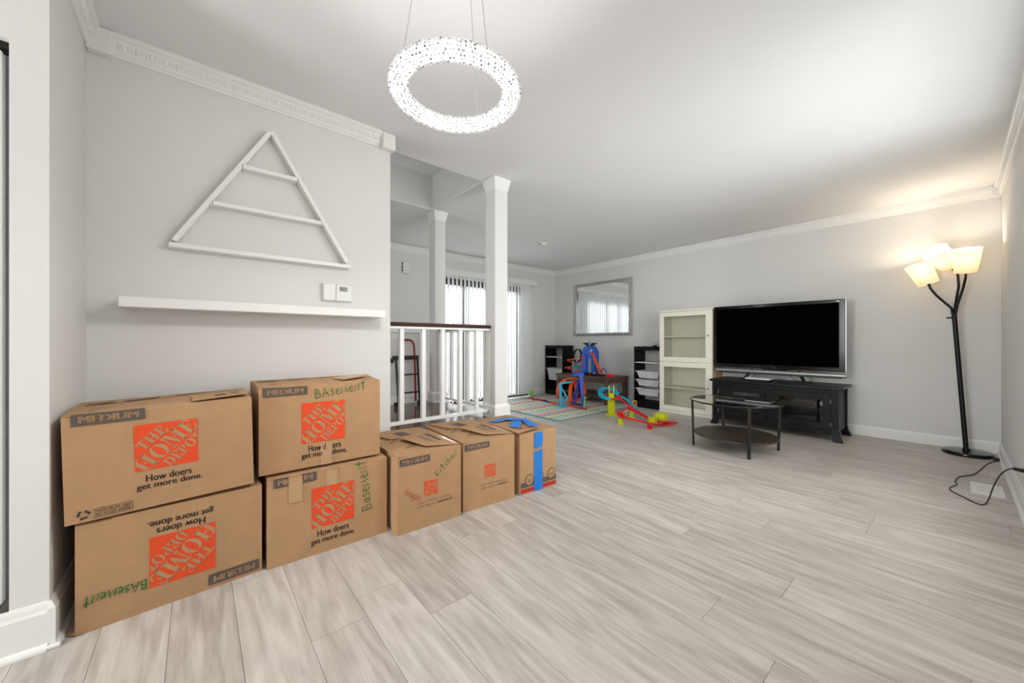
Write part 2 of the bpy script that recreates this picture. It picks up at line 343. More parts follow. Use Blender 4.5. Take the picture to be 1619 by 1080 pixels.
# sliding glass door
w1 = MB(); X0, X1 = XF-0.09, XF-0.02
w1.box(X0, X1, DY0, DY1, 0, 0.05); w1.box(X0, X1, DY0, DY1, DZ1-0.10, DZ1); w1.box(X0, X1, DY0, DY0+0.05, 0.05, DZ1-0.10); w1.box(X0, X1, DY1-0.05, DY1, 0.05, DZ1-0.10)
win1 = struct('window_1', w1, BRONZE)
for (a, b) in ((DY0+0.05, 3.40), (3.74, 3.79), (4.47, 4.52)): pass
for yy in (3.33, 3.79, 4.49): part('stile', MB().box(X0+0.005, X1-0.005, yy-0.028, yy+0.028, 0.05, DZ1-0.10), BRONZE, win1)
for a, b in ((DY0+0.05, 3.302), (3.358, 3.762), (3.818, 4.462), (4.518, DY1-0.05)): part('pane', MB().box(X0+0.03, X0+0.036, a, b, 0.05, DZ1-0.10), GLASS, win1)
# ground outside the door
struct('ground_outside', MB().box(-9, XF-0.12, -2, 8, -0.12, -0.05), mat('concrete_patio', srgb(186, 186, 184), 0.9, var=0.05, vscale=5))

# ------------------------------------------------------------------ crown, baseboards
CROWN = [(0, 0), (0.010, 0), (0.012, 0.012), (0.018, 0.016), (0.020, 0.026), (0.032, 0.060), (0.034, 0.070), (0.042, 0.074), (0.046, 0.088), (0.046, 0.0955), (0, 0.0955)]
def crown(name, p0, p1, inward, orn=0.0, mitre=(0,0)):
    p0 = Vector(p0); p1 = Vector(p1); d = (p1-p0); L_ = d.length; d.normalize(); n = Vector(inward); mb = MB(); z0 = H-0.095
    prof = [(a, b) for a, b in CROWN]; k = len(prof)
    va = [p0+n*a+Vector((0, 0, z0+b-p0.z))-d*0+d*(mitre[0]*a) for a, b in prof]; vb = [p1+n*a+Vector((0, 0, z0+b-p1.z))-d*(mitre[1]*a) for a, b in prof]
    mb.add(va+vb, [list(range(k)), list(range(k, 2*k))[::-1]]+[[i, (i+1) % k, k+(i+1) % k, k+i] for i in range(k)])
    o = struct(name, mb, TRIM)
    if orn:
        m = int(L_/orn); sl = math.atan2(0.012, 0.034)
        for i in range(m):
            c = p0+d*(orn*(i+0.5)+(L_-m*orn)/2)+n*0.0265+Vector((0, 0, z0+0.043-p0.z))
            q = link('leaf_ornament', LEAF, TRIM, o)
            up = (Vector((0, 0, 1))*math.cos(sl)+n*math.sin(sl)); out = d.cross(up)
            if out.dot(n) < 0: out = -out; dd = -d
            else: dd = d
            q.matrix_local = Matrix.Translation(c) @ Matrix((dd, up, out)).transposed().to_4x4()
    return o
lf = MB()                       # one leaf-and-tongue ornament, 42 mm wide, in its own (x, y, out) frame
def lens(mb, cx, cy, rx, ry, h, n=8):
    ring = [(cx+rx*math.cos(2*PI*k/n), cy+ry*math.sin(2*PI*k/n), 0) for k in range(n)]; ring2 = [(cx+rx*.6*math.cos(2*PI*k/n), cy+ry*.6*math.sin(2*PI*k/n), h) for k in range(n)]
    mb.add(ring+ring2, [[k, (k+1) % n, n+(k+1) % n, n+k] for k in range(n)]+[list(range(n, 2*n))])
lens(lf, 0, 0.001, 0.0095, 0.015, 0.0045); lens(lf, -0.0165, -0.003, 0.004, 0.014, 0.0035); lens(lf, 0.0165, 0.006, 0.004, 0.011, 0.003)
LEAF = lf.mesh('leaf_ornament', True); LEAF.materials.append(TRIM)
def block(o, x0, x1, y0, y1, z0=H-0.108): return part('corner_block', MB().box(x0, x1, y0, y1, z0, H-0.001), TRIM, o, bevel=0.006)
c1 = crown('trim_3', (XL, YR+0.085, H), (XL, YE-0.07, H), (1, 0, 0), orn=0.046)
block(c1, XL, XL+0.052, YR, YR+0.085); block(c1, XL-0.02, XL+0.052, YE-0.07, YE+0.018)
c2 = crown('trim_4', (XC, YR, H), (XL+0.052, YR, H), (0, 1, 0), orn=0.046)
c3 = crown('trim_5', (XF, YT, H), (XR-0.06, YT, H), (0, -1, 0)); block(c3, XR-0.06, XR, YT-0.06, YT, H-0.1); block(c3, XF, XF+0.055, YT-0.055, YT, H-0.1)
c4 = crown('trim_6', (XR, YB, H), (XR, YT-0.06, H), (-1, 0, 0), orn=0.046)
c5 = crown('trim_7', (XF, HY0, H), (XF, YT-0.055, H), (1, 0, 0))
c6 = crown('trim_8', (XC, YB, H), (XC, YR, H), (1, 0, 0))

def baseboard(name, p0, p1, inward, h=0.105, t=0.014, z=0.0, shoe=True):
    p0 = Vector(p0); p1 = Vector(p1); n = Vector(inward); prof = [(0, 0), (t, 0), (t, h*0.78), (t*0.75, h*0.84), (t*0.6, h*0.93), (t*0.35, h), (0, h)]; k = len(prof)
    mb = MB(); mb.add([p+n*a+Vector((0, 0, z+b)) for p in (p0, p1) for a, b in prof], [list(range(k)), list(range(k, 2*k))[::-1]]+[[i, (i+1) % k, k+(i+1) % k, k+i] for i in range(k)])
    o = struct(name, mb, TRIM)
    if shoe:
        pr = [(t, 0), (t+0.014, 0), (t+0.013, 0.008), (t+0.008, 0.015), (t, 0.019)]; k = 5; sm = MB()
        sm.add([p+n*a+Vector((0, 0, z+b)) for p in (p0, p1) for a, b in pr], [list(range(k)), list(range(k, 2*k))[::-1]]+[[i, (i+1) % k, k+(i+1) % k, k+i] for i in range(k)])
        part('shoe_moulding', sm, TRIM, o)
    return o
baseboard('baseboard_tv', (XF, YT, 0), (XR, YT, 0), (0, -1, 0), shoe=False)
baseboard('baseboard_right', (XR, YB, 0), (XR, YT, 0), (-1, 0, 0))
baseboard('baseboard_left', (XL, YR, 0), (XL, YE, 0), (1, 0, 0))
baseboard('baseboard_return', (XC, YR, 0), (XL, YR, 0), (0, 1, 0), h=0.15, t=0.016)
bc = baseboard('baseboard_closet', (XC, YB, 0), (XC, YR, 0), (1, 0, 0), h=0.15, t=0.016)
part('corner_piece', MB().box(XC-0.001, XC+0.0165, YR-0.001, YR+0.0165, 0, 0.128), TRIM, bc); part('corner_cap', MB().hexa([(XC-.001, YR-.001, .128), (XC+.0165, YR-.001, .128), (XC+.0165, YR+.0165, .128), (XC-.001, YR+.0165, .128)], [(XC-.001, YR-.001, .15), (XC+.006, YR-.001, .15), (XC+.006, YR+.006, .15), (XC-.001, YR+.006, .15)]), TRIM, bc); part('corner_shoe', MB().box(XC, XC+0.029, YR-0.002, YR+0.029, 0, 0.013), TRIM, bc, bevel=0.003)
baseboard('baseboard_far', (XF, DY1+0.02, 0), (XF, YT, 0), (1, 0, 0), shoe=False)
baseboard('baseboard_hall', (XF, HY0, 0), (XF, DY0-0.02, 0), (1, 0, 0), shoe=False)
baseboard('baseboard_platform', (-3.68, HY0, 0), (-3.68, 1.86, 0), (1, 0, 0), h=0.085, z=PZ, shoe=False)

# ------------------------------------------------------------------ raised hall floor with brown boards
pf = struct('floor_hall', MB().box(-3.76, XL-0.03, HY0, 2.03, 0, PZ-0.012), TRIM)
BW = 0.082; xx = -3.72; bl = MB().box(0, BW-0.001, 0, 1.2-0.001, -0.012, 0).mesh('board'); bl.materials.append(BROWNFLOOR)
while xx < XL-0.04:
    yy = HY0-random.random()*1.1
    while yy < 2.02:
        a, b = max(yy, HY0), min(yy+1.2, 2.02)
        if b-a > 0.02:
            if b-a > 1.1999: o = link('board', bl, BROWNFLOOR, pf)
            else: o = link('board', MB().box(0, BW-0.001, 0, b-a-0.001, -0.012, 0).mesh('board'), BROWNFLOOR, pf)
            o.location = (xx, a, PZ)
        yy += 1.2
    xx += BW

# columns
def column(x0, x1, y0, y1, zb, label):
    t = thing('column', label, 'column', ((x0+x1)/2, (y0+y1)/2, zb), group='square hall columns')
    a, b = (x1-x0)/2, (y1-y0)/2
    part('shaft', MB().box(-a, a, -b, b, 0.10, H-zb-0.085), WALL, t, bevel=0.004)
    e = 0.016
    cp = MB().hexa([(-a, -b, H-zb-0.10), (a, -b, H-zb-0.10), (a, b, H-zb-0.10), (-a, b, H-zb-0.10)], [(-a-e*1.3, -b-e*1.3, H-zb-0.0015), (a+e*1.3, -b-e*1.3, H-zb-0.0015), (a+e*1.3, b+e*1.3, H-zb-0.0015), (-a-e*1.3, b+e*1.3, H-zb-0.0015)])
    part('capital', cp, TRIM, t)
    pl = MB().box(-a-e, a+e, -b-e, b+e, 0.001, 0.095); pl.hexa([(-a-e, -b-e, 0.095), (a+e, -b-e, 0.095), (a+e, b+e, 0.095), (-a-e, b+e, 0.095)], [(-a, -b, 0.115), (a, -b, 0.115), (a, b, 0.115), (-a, b, 0.115)])
    part('plinth', pl, TRIM, t)
    return t
column(-2.61, -2.47, 1.90, 2.035, PZ, 'square pale grey column at the railing end beside the boxes')
column(-3.64, -3.51, 1.905, 2.03, PZ, 'square pale grey column farther back, in front of the blinds')

# railings
def railing(p0, p1, n_bal, label, first=None):
    p0 = Vector(p0); p1 = Vector(p1); d = p1-p0; L_ = d.length; d.normalize()
    t = thing('railing', label, 'railing', p0, group='white hall railings')
    hr = [(-0.026, 0), (-0.03, 0.012), (-0.022, 0.026), (0, 0.032), (0.022, 0.026), (0.03, 0.012), (0.026, 0)]
    part('handrail', MB().sweep([Vector((0, 0, 0.752)), d*L_+Vector((0, 0, 0.752))], hr), HANDRAIL, t, smooth=True, label='dark brown wooden handrail')
    part('top_rail', MB().beam(Vector((0, 0, 0.744)), d*L_+Vector((0, 0, 0.744)), 0.045, 0.016), TRIM, t)
    part('bottom_rail', MB().beam(Vector((0, 0, 0.062)), d*L_+Vector((0, 0, 0.062)), 0.036, 0.024), TRIM, t, bevel=0.002)
    bal = MB().box(-0.016, 0.016, -0.016, 0.016, 0.074, 0.736).mesh('baluster', bevel=0.002); bal.materials.append(TRIM)
    offs = first if first else [L_*(i+0.5)/n_bal for i in range(n_bal)]
    for s_ in offs:
        o = link('baluster', bal, TRIM, t); o.location = d*s_
    return t
railing((-2.55, YE+0.005, PZ), (-2.55, 1.895, PZ), 5, 'white railing with dark handrail between wall end and near column', first=[0.115, 0.285, 0.448, 0.606, 0.766])
railing((-2.63, 1.965, PZ), (-3.49, 1.965, PZ), 6, 'white railing running back between the two columns')

# ------------------------------------------------------------------ vertical blinds on the sliding door
bt = thing('vertical_blinds', 'white vertical blinds hanging over the sliding glass door', 'blinds', (XF+0.05, 3.8, 0))
part('valance', MB().box(-0.045, 0.06, -0.98, 1.03, 2.03, 2.125), TRIM, bt, bevel=0.004)
slat = MB(); ns = 6
for i in range(ns):
    pass
prof = [(-0.042+0.084*i/ns, 0.006*math.sin(PI*i/ns)) for i in range(ns+1)]
sv = [(0.0+b, a, z) for z in (0.04, 2.03) for a, b in prof]; slat.add(sv, [[i, i+1, ns+1+i+1, ns+1+i] for i in range(ns)])
SL = slat.mesh('slat', True); SL.materials.append(BLIND)
k = 0; yy = 2.90-3.8
while yy < 4.73-3.8:
    o = link('slat', SL, BLIND, bt); o.location = (0, yy, 0)
    near_end = yy > 4.47-3.8
    o.rotation_euler = (0, 0, R(8 if near_end else 33-9*(yy+0.9)/1.5+random.uniform(-3, 3)))
    yy += 0.043 if near_end else 0.0755
part('wand', MB().cyl((0.03, -0.02, 0.9), (0.03, -0.02, 2.03), 0.004, n=8), PLASTICW, bt)

# ------------------------------------------------------------------ text helpers
def text_mesh(s, bold=0.0, italic=0.0):
    c = bpy.data.curves.new('t', 'FONT'); c.body = s; c.size = 1.0; c.dimensions = '2D'; c.fill_mode = 'FRONT'; c.offset = bold; c.resolution_u = 3; c.shear = italic; c.align_x = 'LEFT'
    o = bpy.data.objects.new('t', c); COL.objects.link(o); bpy.context.view_layer.update()
    me = bpy.data.meshes.new_from_object(o.evaluated_get(bpy.context.evaluated_depsgraph_get())); bpy.data.objects.remove(o)
    vs = [(v.co.x, v.co.y) for v in me.vertices]; fs = [list(p.vertices) for p in me.polygons]; bpy.data.meshes.remove(me)
    xs = [v[0] for v in vs]; ys = [v[1] for v in vs]
    return vs, fs, (min(xs), max(xs), min(ys), max(ys))
def lay_text(s, s0, s1, t0, t1, bold=0.0, italic=0.0):    # text stretched into a rectangle -> 2D verts, faces
    vs, fs, (a, b, c, d) = text_mesh(s, 0.0, italic)
    if bold:
        v0, f0 = list(vs), list(fs)
        for k in (-1, 1): vs, fs = merge2((vs, fs), ([(x+k*bold*.9, y) for x, y in v0], f0))
        a -= bold; b += bold
    return [(s0+(x-a)/(b-a)*(s1-s0), t0+(y-c)/(d-c)*(t1-t0)) for x, y in vs], fs
def rect2(s0, s1, t0, t1): return [(s0, t0), (s1, t0), (s1, t1), (s0, t1)], [[0, 1, 2, 3]]
def merge2(*parts_):
    V_ = []; F__ = []
    for vs, fs in parts_:
        o = len(V_); V_ += vs; F__ += [[i+o for i in f] for f in fs]
    return V_, F__
# stencil slab letters for the orange square
def oval(cx, cy, rx, ry, tx, ty, a0, a1, n=10):
    out = [(cx+rx*math.cos(a0+(a1-a0)*i/n), cy+ry*math.sin(a0+(a1-a0)*i/n)) for i in range(n+1)]
    inn = [(cx+(rx-tx)*math.cos(a0+(a1-a0)*i/n), cy+(ry-ty)*math.sin(a0+(a1-a0)*i/n)) for i in range(n+1)]
    return [[out[i], out[i+1], inn[i+1], inn[i]] for i in range(n)]
def rc(a, b, c, d): return [(a, c), (b, c), (b, d), (a, d)]
GL = {
 'T': (0.80, [rc(.27,.53,0,1), rc(.15,.65,0,.09), rc(0,.25,.9,1), rc(.55,.80,.9,1), [(0,.66),(.06,.66),(.16,.9),(0,.9)], [(.74,.66),(.80,.66),(.80,.9),(.64,.9)]]),
 'H': (1.05, [rc(.10,.36,0,1), rc(0,.46,.91,1), rc(0,.46,0,.09), rc(.69,.95,0,1), rc(.59,1.05,.91,1), rc(.59,1.05,0,.09), rc(.40,.65,.45,.55)]),
 'E': (0.82, [rc(.10,.36,0,1), rc(0,.36,.91,1), rc(0,.36,0,.09), rc(.40,.76,.91,1), rc(.40,.80,0,.09), [(.70,.66),(.76,.66),(.76,.91),(.58,.91)], [(.60,.09),(.80,.09),(.82,.36),(.76,.36)], rc(.40,.54,.46,.55), [(.50,.34),(.56,.34),(.56,.66),(.50,.66)]]),
 'O': (1.0, oval(.5,.5,.5,.52,.27,.06,PI/2+.09,1.5*PI-.09)+oval(.5,.5,.5,.52,.27,.06,-PI/2+.09,PI/2-.09)),
 'M': (1.25, [rc(.10,.18,.05,.95), rc(0,.30,0,.09), rc(0,.22,.91,1), [(.20,1),(.46,1),(.70,.25),(.56,0)], [(.62,.36),(.66,.30),(.90,.95),(.86,1)], rc(.88,1.14,0,1), rc(.78,1.25,0,.09), rc(.90,1.25,.91,1)]),
 'D': (0.95, [rc(.10,.34,0,1), rc(0,.40,.91,1), rc(0,.40,0,.09)]+oval(.42,.5,.53,.5,.27,.09,-PI/2+.05,PI/2-.05)),
 'P': (0.82, [rc(.10,.34,0,1), rc(0,.36,.91,1), rc(0,.46,0,.09)]+oval(.42,.735,.40,.265,.22,.08,-PI/2+.05,PI/2-.05)),
}
def clip01(poly):
    for ax, lim, sg in ((0, 0.012, 1), (0, 0.988, -1), (1, 0.012, 1), (1, 0.988, -1)):
        out = []
        for i in range(len(poly)):
            a, b = poly[i-1], poly[i]; ina = (a[ax]-lim)*sg >= 0; inb = (b[ax]-lim)*sg >= 0
            if ina != inb:
                t = (lim-a[ax])/(b[ax]-a[ax]); out.append((a[0]+(b[0]-a[0])*t, a[1]+(b[1]-a[1])*t))
            if inb: out.append(b)
        poly = out
        if len(poly) < 3: return []
    return poly
def logo_letters():
    out = ([], [])
    for word, p0, p1, q0, q1 in (('THE', -.30, .25, .20, .405), ('HOME', -.635, .60, -.155, .165), ('DEPOT', -.33, .47, -.395, -.19)):
        sp = 0.07; tot = sum(GL[c][0] for c in word)+sp*(len(word)-1); kx = (p1-p0)/tot; x = 0
        for c in word:
            w, polys = GL[c]
            for pl in polys:
                pts = []
                for a, b in pl:
                    p = p0+(x+a)*kx; q = q0+b*(q1-q0); pts.append((.5+(p-q)/math.sqrt(2), .5+(p+q)/math.sqrt(2)))
                pts = clip01(pts)
                if len(pts) >= 3: out = merge2(out, (pts, [list(range(len(pts)))]))
            x += w+sp
    return out
LOGO = logo_letters()
# marker strokes
ST = {
 'B': (.62, [[(.02,0),(.05,1)], [(.0,.98),(.45,.86),(.42,.68),(.1,.55),(.52,.42),(.55,.14),(.02,.02)]]),
 'A': (.70, [[(0,0),(.32,1),(.66,.02)], [(.12,.38),(.58,.36)]]),
 's': (.45, [[(.42,.62),(.2,.72),(.06,.56),(.36,.36),(.36,.12),(.04,.06)]]),
 'e': (.52, [[(.06,.36),(.46,.42),(.36,.66),(.12,.58),(.06,.22),(.26,.0),(.5,.12)]]),
 'm': (.74, [[(.02,.0),(.08,.72),(.30,.16),(.50,.74),(.66,.02)]]),
 'n': (.60, [[(.02,.0),(.08,.70),(.46,.02),(.54,.80)]]),
 't': (.56, [[(.30,1.05),(.26,.0)], [(.0,.70),(.56,.76)]]),
 'a': (.54, [[(.44,.6),(.18,.62),(.06,.28),(.24,.02),(.42,.3),(.44,.62),(.46,.06),(.54,.04)]]),
 'K': (.60, [[(.04,0),(.06,1)], [(.55,.95),(.08,.45),(.58,0)]]),
 'i': (.22, [[(.1,0),(.1,.6)], [(.1,.8),(.12,.86)]]),
 'c': (.44, [[(.40,.52),(.2,.62),(.05,.32),(.2,.02),(.42,.12)]]),
 'h': (.50, [[(.04,0),(.06,1)], [(.06,.4),(.26,.6),(.4,.4),(.42,0)]]),
 'F': (.58, [[(.06,0),(.1,1),(.56,1.02)], [(.08,.54),(.44,.56)]]),
 'r': (.40, [[(.05,0),(.06,.6)], [(.06,.4),(.2,.6),(.38,.56)]]),
 'g': (.50, [[(.4,.56),(.15,.6),(.06,.3),(.25,.1),(.42,.4),(.42,-.3),(.2,-.42),(.05,-.25)]]),
 'l': (.24, [[(.06,1),(.08,.05),(.2,.02)]]),
}
def marker(word, o, dirv, hgt, length, wd):        # ribbons on the face plane: origin, baseline direction, letter height
    dx, dy = dirv; l = math.hypot(dx, dy); dx /= l; dy /= l; tot = sum(ST[c][0] for c in word)+.14*(len(word)-1); kx = length/tot; out = ([], []); x = 0
    for c in word:
        w, strokes = ST[c]
        for st in strokes:
            pts = [(o[0]+(x+a)*kx*dx-b*hgt*dy, o[1]+(x+a)*kx*dy+b*hgt*dx) for a, b in st]
            vs = []
            for i, p in enumerate(pts):
                a = pts[max(i-1, 0)]; b = pts[min(i+1, len(pts)-1)]; tx, ty = b[0]-a[0], b[1]-a[1]; q = math.hypot(tx, ty) or 1
                vs += [(p[0]-ty/q*wd/2, p[1]+tx/q*wd/2), (p[0]+ty/q*wd/2, p[1]-tx/q*wd/2)]
            out = merge2(out, (vs, [[2*i, 2*i+1, 2*i+3, 2*i+2] for i in range(len(pts)-1)]))
        x += w+.14
    return out

# ------------------------------------------------------------------ moving boxes
# box frame: x = 0 at the printed front (outward +x), y from the left edge, z up from the underside
class Carton:
    def __init__(s, label, xf, y0, z0, Wd, Dp, Ht, rz=0.0, rx=0.0):
        s.t = thing('moving_box', label, 'box', (xf, y0, z0), group='cardboard moving boxes'); s.t.rotation_euler = (rx, 0, rz)
        s.W, s.D, s.H, s.y0, s.z0 = Wd, Dp, Ht, y0, z0
        mb = MB(); nx, ny, nz = 3, 5, 4; idx = {}
        # walls of board with a slight bulge, open at the top
        def bulge(p):
            x, y, z = p; k = 0.003
            fy = math.sin(PI*min(max(y/Wd, 0), 1)); fz = math.sin(PI*min(max(z/Ht, 0), 1)); fx = math.sin(PI*min(max(-x/Dp, 0), 1))
            return (x+(k*fy*fz if x > -1e-6 else (-k*fy*fz if x < -Dp+1e-6 else 0)), y+(k*fx*fz if y > Wd-1e-6 else (-k*fx*fz if y < 1e-6 else 0)), z)
        def grid(f, a, b):
            o = len(mb.v); mb.v += [Vector(bulge(f(i/a, j/b))) for i in range(a+1) for j in range(b+1)]
            mb.f += [[o+i*(b+1)+j, o+(i+1)*(b+1)+j, o+(i+1)*(b+1)+j+1, o+i*(b+1)+j+1] for i in range(a) for j in range(b)]
        grid(lambda i, j: (0, i*Wd, j*Ht), 6, 5); grid(lambda i, j: (-Dp, i*Wd, j*Ht), 6, 5)
        grid(lambda i, j: (-i*Dp, 0, j*Ht), 6, 5); grid(lambda i, j: (-i*Dp, Wd, j*Ht), 6, 5); grid(lambda i, j: (-i*Dp, j*Wd, 0), 6, 6); grid(lambda i, j: (-i*Dp, j*Wd, Ht-0.03), 6, 6)
        s.body = part('body', mb, CARD, s.t)
        s.lv = 0
    def print2(s, name, shape, m, eps=0.0036, parent=None, label=None):
        vs, fs = shape; s.lv += 1
        mb = MB().add([(eps, a, b) for a, b in vs], fs)
        return part(name, mb, m, parent or s.t, label=label)
    def yz(s, y, z): return (y-s.y0, z-s.z0)
    def panel(s, y0, y1, z0, z1, word='MEDIUM', m=GREYINK, flip=False, hide=None):
        a, b = s.yz(y0, z0), s.yz(y1, z1); vs, fs = rect2(a[0], b[0], a[1], b[1])
        if hide:
            vs, fs = rect2(a[0], hide[0]-s.y0, a[1], b[1]); s.print2('size_label_end', rect2(hide[1]-s.y0, b[0], a[1], b[1]), m)
        p = s.print2('size_label', (vs, fs), m, label='dark grey size label reading '+word)
        tv, tf = lay_text(word, a[0]+(b[0]-a[0])*.09, b[0]-(b[0]-a[0])*.09, a[1]+(b[1]-a[1])*.22, b[1]-(b[1]-a[1])*.20, bold=0.05)
        if flip: tv = [(a[0]+b[0]-x, a[1]+b[1]-y) for x, y in tv]
        if hide: tf = [f for f in tf if not (hide[0]-s.y0 < sum(tv[i][0] for i in f)/len(f) < hide[1]-s.y0)]
        s.print2('lettering', (tv, tf), CARD, 0.0042, parent=p)
    def logo(s, y0, y1, z0, z1, flip=False):
        a, b = s.yz(y0, z0), s.yz(y1, z1); p = s.print2('logo_square', rect2(a[0], b[0], a[1], b[1]), ORANGE, label='orange square logo with diagonal stencil letters')
        tv = [(a[0]+x*(b[0]-a[0]), a[1]+y*(b[1]-a[1])) for x, y in LOGO[0]]
        if flip: tv = [(a[0]+b[0]-x, a[1]+b[1]-y) for x, y in tv]
        s.print2('logo_lettering', (tv, LOGO[1]), CARD, 0.0042, parent=p)
    def lines(s, rows, m=BLACKINK, flip=None, bold=0.022, name='slogan'):
        for (txt, y0, y1, z0, z1) in rows:
            a, b = s.yz(y0, z0), s.yz(y1, z1); tv, tf = lay_text(txt, a[0], b[0], a[1], b[1], bold=bold)
            if flip: tv = [(a[0]+b[0]-x, a[1]+b[1]-y) for x, y in tv]
            s.print2(name, (tv, tf), m)
    def mark(s, word, o, dirv, hgt, length, wd, m, name='marker_writing'):
        s.print2(name, marker(word, s.yz(*o), dirv, hgt, length, wd), m, 0.0046, label=('green' if m is GREENINK else 'red')+' marker handwriting')
    def flap(s, quad, th=0.004, m=CARD, name='flap', printed=None):   # quad: (x, y, dz) corners above the rim
        b = [(x, y, s.H+z-th) for x, y, z in quad]; t = [(x, y, s.H+z) for x, y, z in quad]; mb = MB()
        n = len(quad); mb.add(b+t, [list(range(n))[::-1], list(range(n, 2*n))]+[[i, (i+1) % n, n+(i+1) % n, n+i] for i in range(n)])
        f = part(name, mb, m, s.t)
        if printed:
            for (u0, u1, v0, v1, pm) in printed:          # bilinear patch on the flap top
                q = [Vector(p) for p in t[:4]]
                def bi(u, v): return q[0]*(1-u)*(1-v)+q[1]*u*(1-v)+q[2]*u*v+q[3]*(1-u)*v+Vector((0, 0, 0.0012))
                part('flap_print', MB().add([bi(u0, v0), bi(u1, v0), bi(u1, v1), bi(u0, v1)], [[0, 1, 2, 3]]), pm, f)
        return f
    def flaps_closed(s, prints=True, gap=0.004, raise_=0.0):
        Wd, Dp = s.W, s.D; m = Dp/2
        s.flap([(0, 0, 0), (0, Wd, 0), (-m+gap, Wd, 0.006+raise_), (-m+gap, 0, 0.004)], printed=[(0.1, 0.4, .3, .36, FAINTINK), (0.1, 0.5, .45, .5, FAINTINK), (.1, .45, .6, .65, FAINTINK)] if prints else None)
        s.flap([(-m-gap, 0, 0.003), (-m-gap, Wd, 0.010+raise_), (-Dp, Wd, 0), (-Dp, 0, 0)], printed=[(0.25, 0.45, .15, .35, GREYINK), (.05, .2, .2, .6, FAINTINK), (.55, .9, .2, .5, FAINTINK)] if prints else None)

# A: lower left, printed upside down
A = Carton('lower left cardboard box printed upside down with green writing', -1.918, -0.318, 0, 0.533, 0.41, 0.375, rz=R(3.2))
A.logo(-0.137, 0.055, 0.083, 0.268, flip=True); A.panel(0.034, 0.204, 0.016, 0.058, flip=True)
A.lines([('How doers', -0.118, 0.024, 0.274, 0.299), ('get more done.', -0.142, 0.050, 0.304, 0.335)], flip=True)
A.mark('BAsement', (-0.144, 0.122), (-1, 0.02), 0.036, 0.155, 0.0045, GREENINK)
A.flaps_closed()
A.flap([(0.004, -0.004, -0.362), (0.006, 0.020, -0.366), (-0.03, 0.02, -0.364), (-0.02, -0.022, -0.366)], name='torn_corner', m=CARDIN)
# A2: upper left
A2 = Carton('upper left cardboard box with a recycled paper mark', -1.912, -0.340, 0.3815, 0.525, 0.41, 0.366, rz=R(2.6), rx=R(1.3))
A2.panel(-0.318, -0.140, 0.712, 0.752); A2.logo(-0.171, 0.006, 0.521, 0.690)
A2.lines([('How doers', -0.143, -0.015, 0.478, 0.503), ('get more done.', -0.168, 0.016, 0.446, 0.474)])
A2.lines([('MADE FROM 100%', -0.270, -0.184, 0.407, 0.416), ('RECYCLED PAPER', -0.270, -0.184, 0.394, 0.404)], bold=0.01, name='recycled_text')
y_, z_ = A2.yz(-0.297, 0.408); tri = ([], [])
for k in range(3):              # three chasing arrows
    a0 = R(90+120*k)
    for (r0, r1, p, q) in ((0.011, 0.017, 0.25, 1.35),):
        pts = [(y_+r1*math.cos(a0-p), z_+r1*math.sin(a0-p)), (y_+r1*math.cos(a0-q), z_+r1*math.sin(a0-q)), (y_+r0*math.cos(a0-q), z_+r0*math.sin(a0-q)), (y_+r0*.8*math.cos(a0-p), z_+r0*.8*math.sin(a0-p))]
        tri = merge2(tri, (pts, [[0, 1, 2, 3]]))
        c = a0-q; tri = merge2(tri, ([(y_+(r1+.003)*math.cos(c), z_+(r1+.003)*math.sin(c)), (y_+(r0-.003)*math.cos(c), z_+(r0-.003)*math.sin(c)), (y_+.013*math.cos(c-.45), z_+.013*math.sin(c-.45))], [[0, 1, 2]]))
A2.print2('recycling_mark', tri, BLACKINK)
a, b = A2.yz(-0.276, 0.390), A2.yz(-0.179, 0.421)
A2.print2('recycled_frame', merge2(rect2(a[0], b[0], a[1], a[1]+.0015), rect2(a[0], b[0], b[1]-.0015, b[1]), rect2(b[0]-.0015, b[0], a[1], b[1])), BLACKINK)
A2.flaps_closed(raise_=0.012)
A2.flap([(-0.02, 0.335, 0.012), (-0.03, 0.515, 0.020), (-0.14, 0.515, 0.024), (-0.12, 0.335, 0.016)], name='end_flap', printed=[(.4, .6, .2, .6, GREYINK), (.7, .85, .2, .8, FAINTINK)])
# B: lower, second stack
B = Carton('lower cardboard box of the second stack with a torn size label', -1.932, 0.232, 0, 0.528, 0.41, 0.392, rz=R(-1.2))
B.panel(0.255, 0.426, 0.351, 0.392, hide=(0.312, 0.363)); B.logo(0.405, 0.593, 0.125, 0.313)
B.lines([('How doers', 0.429, 0.569, 0.083, 0.112), ('get more done.', 0.402, 0.597, 0.044, 0.076)])
B.mark('Basement', (0.683, 0.150), (-0.12, 1), 0.052, 0.255, 0.004, GREENINK)
B.print2('clear_tape_strip', rect2(0.235, 0.285, 0.265, 0.386), CLEARTAPE, 0.0034); B.print2('clear_tape_patch', rect2(0.08, 0.135, 0.27, 0.385), CLEARTAPE, 0.0048)
B.flaps_closed(False)
# B2: upper, second stack
B2 = Carton('upper cardboard box of the second stack marked green along the top', -1.965, 0.205, 0.4065, 0.532, 0.40, 0.388, rz=R(-0.6))
B2.panel(0.219, 0.394, 0.752, 0.791); B2.logo(0.370, 0.561, 0.520, 0.711)
B2.lines([('How d', 0.399, 0.474, 0.480, 0.509), ('ers', 0.504, 0.543, 0.480, 0.500), ('get mo', 0.370, 0.458, 0.445, 0.472), ('done.', 0.502, 0.572, 0.450, 0.475)])
B2.mark('BAsement', (0.430, 0.728), (1, 0.12), 0.045, 0.235, 0.0035, GREENINK)
B2.print2('clear_tape_strip', rect2(0.245, 0.296, 0.0, 0.10), CLEARTAPE, 0.0034)
B2.flaps_closed(raise_=0.01)
B2.flap([(-0.03, 0.36, 0.016), (-0.10, 0.50, 0.022), (-0.16, 0.46, 0.026), (-0.14, 0.33, 0.016)], name='taped_flap', m=CLEARTAPE)
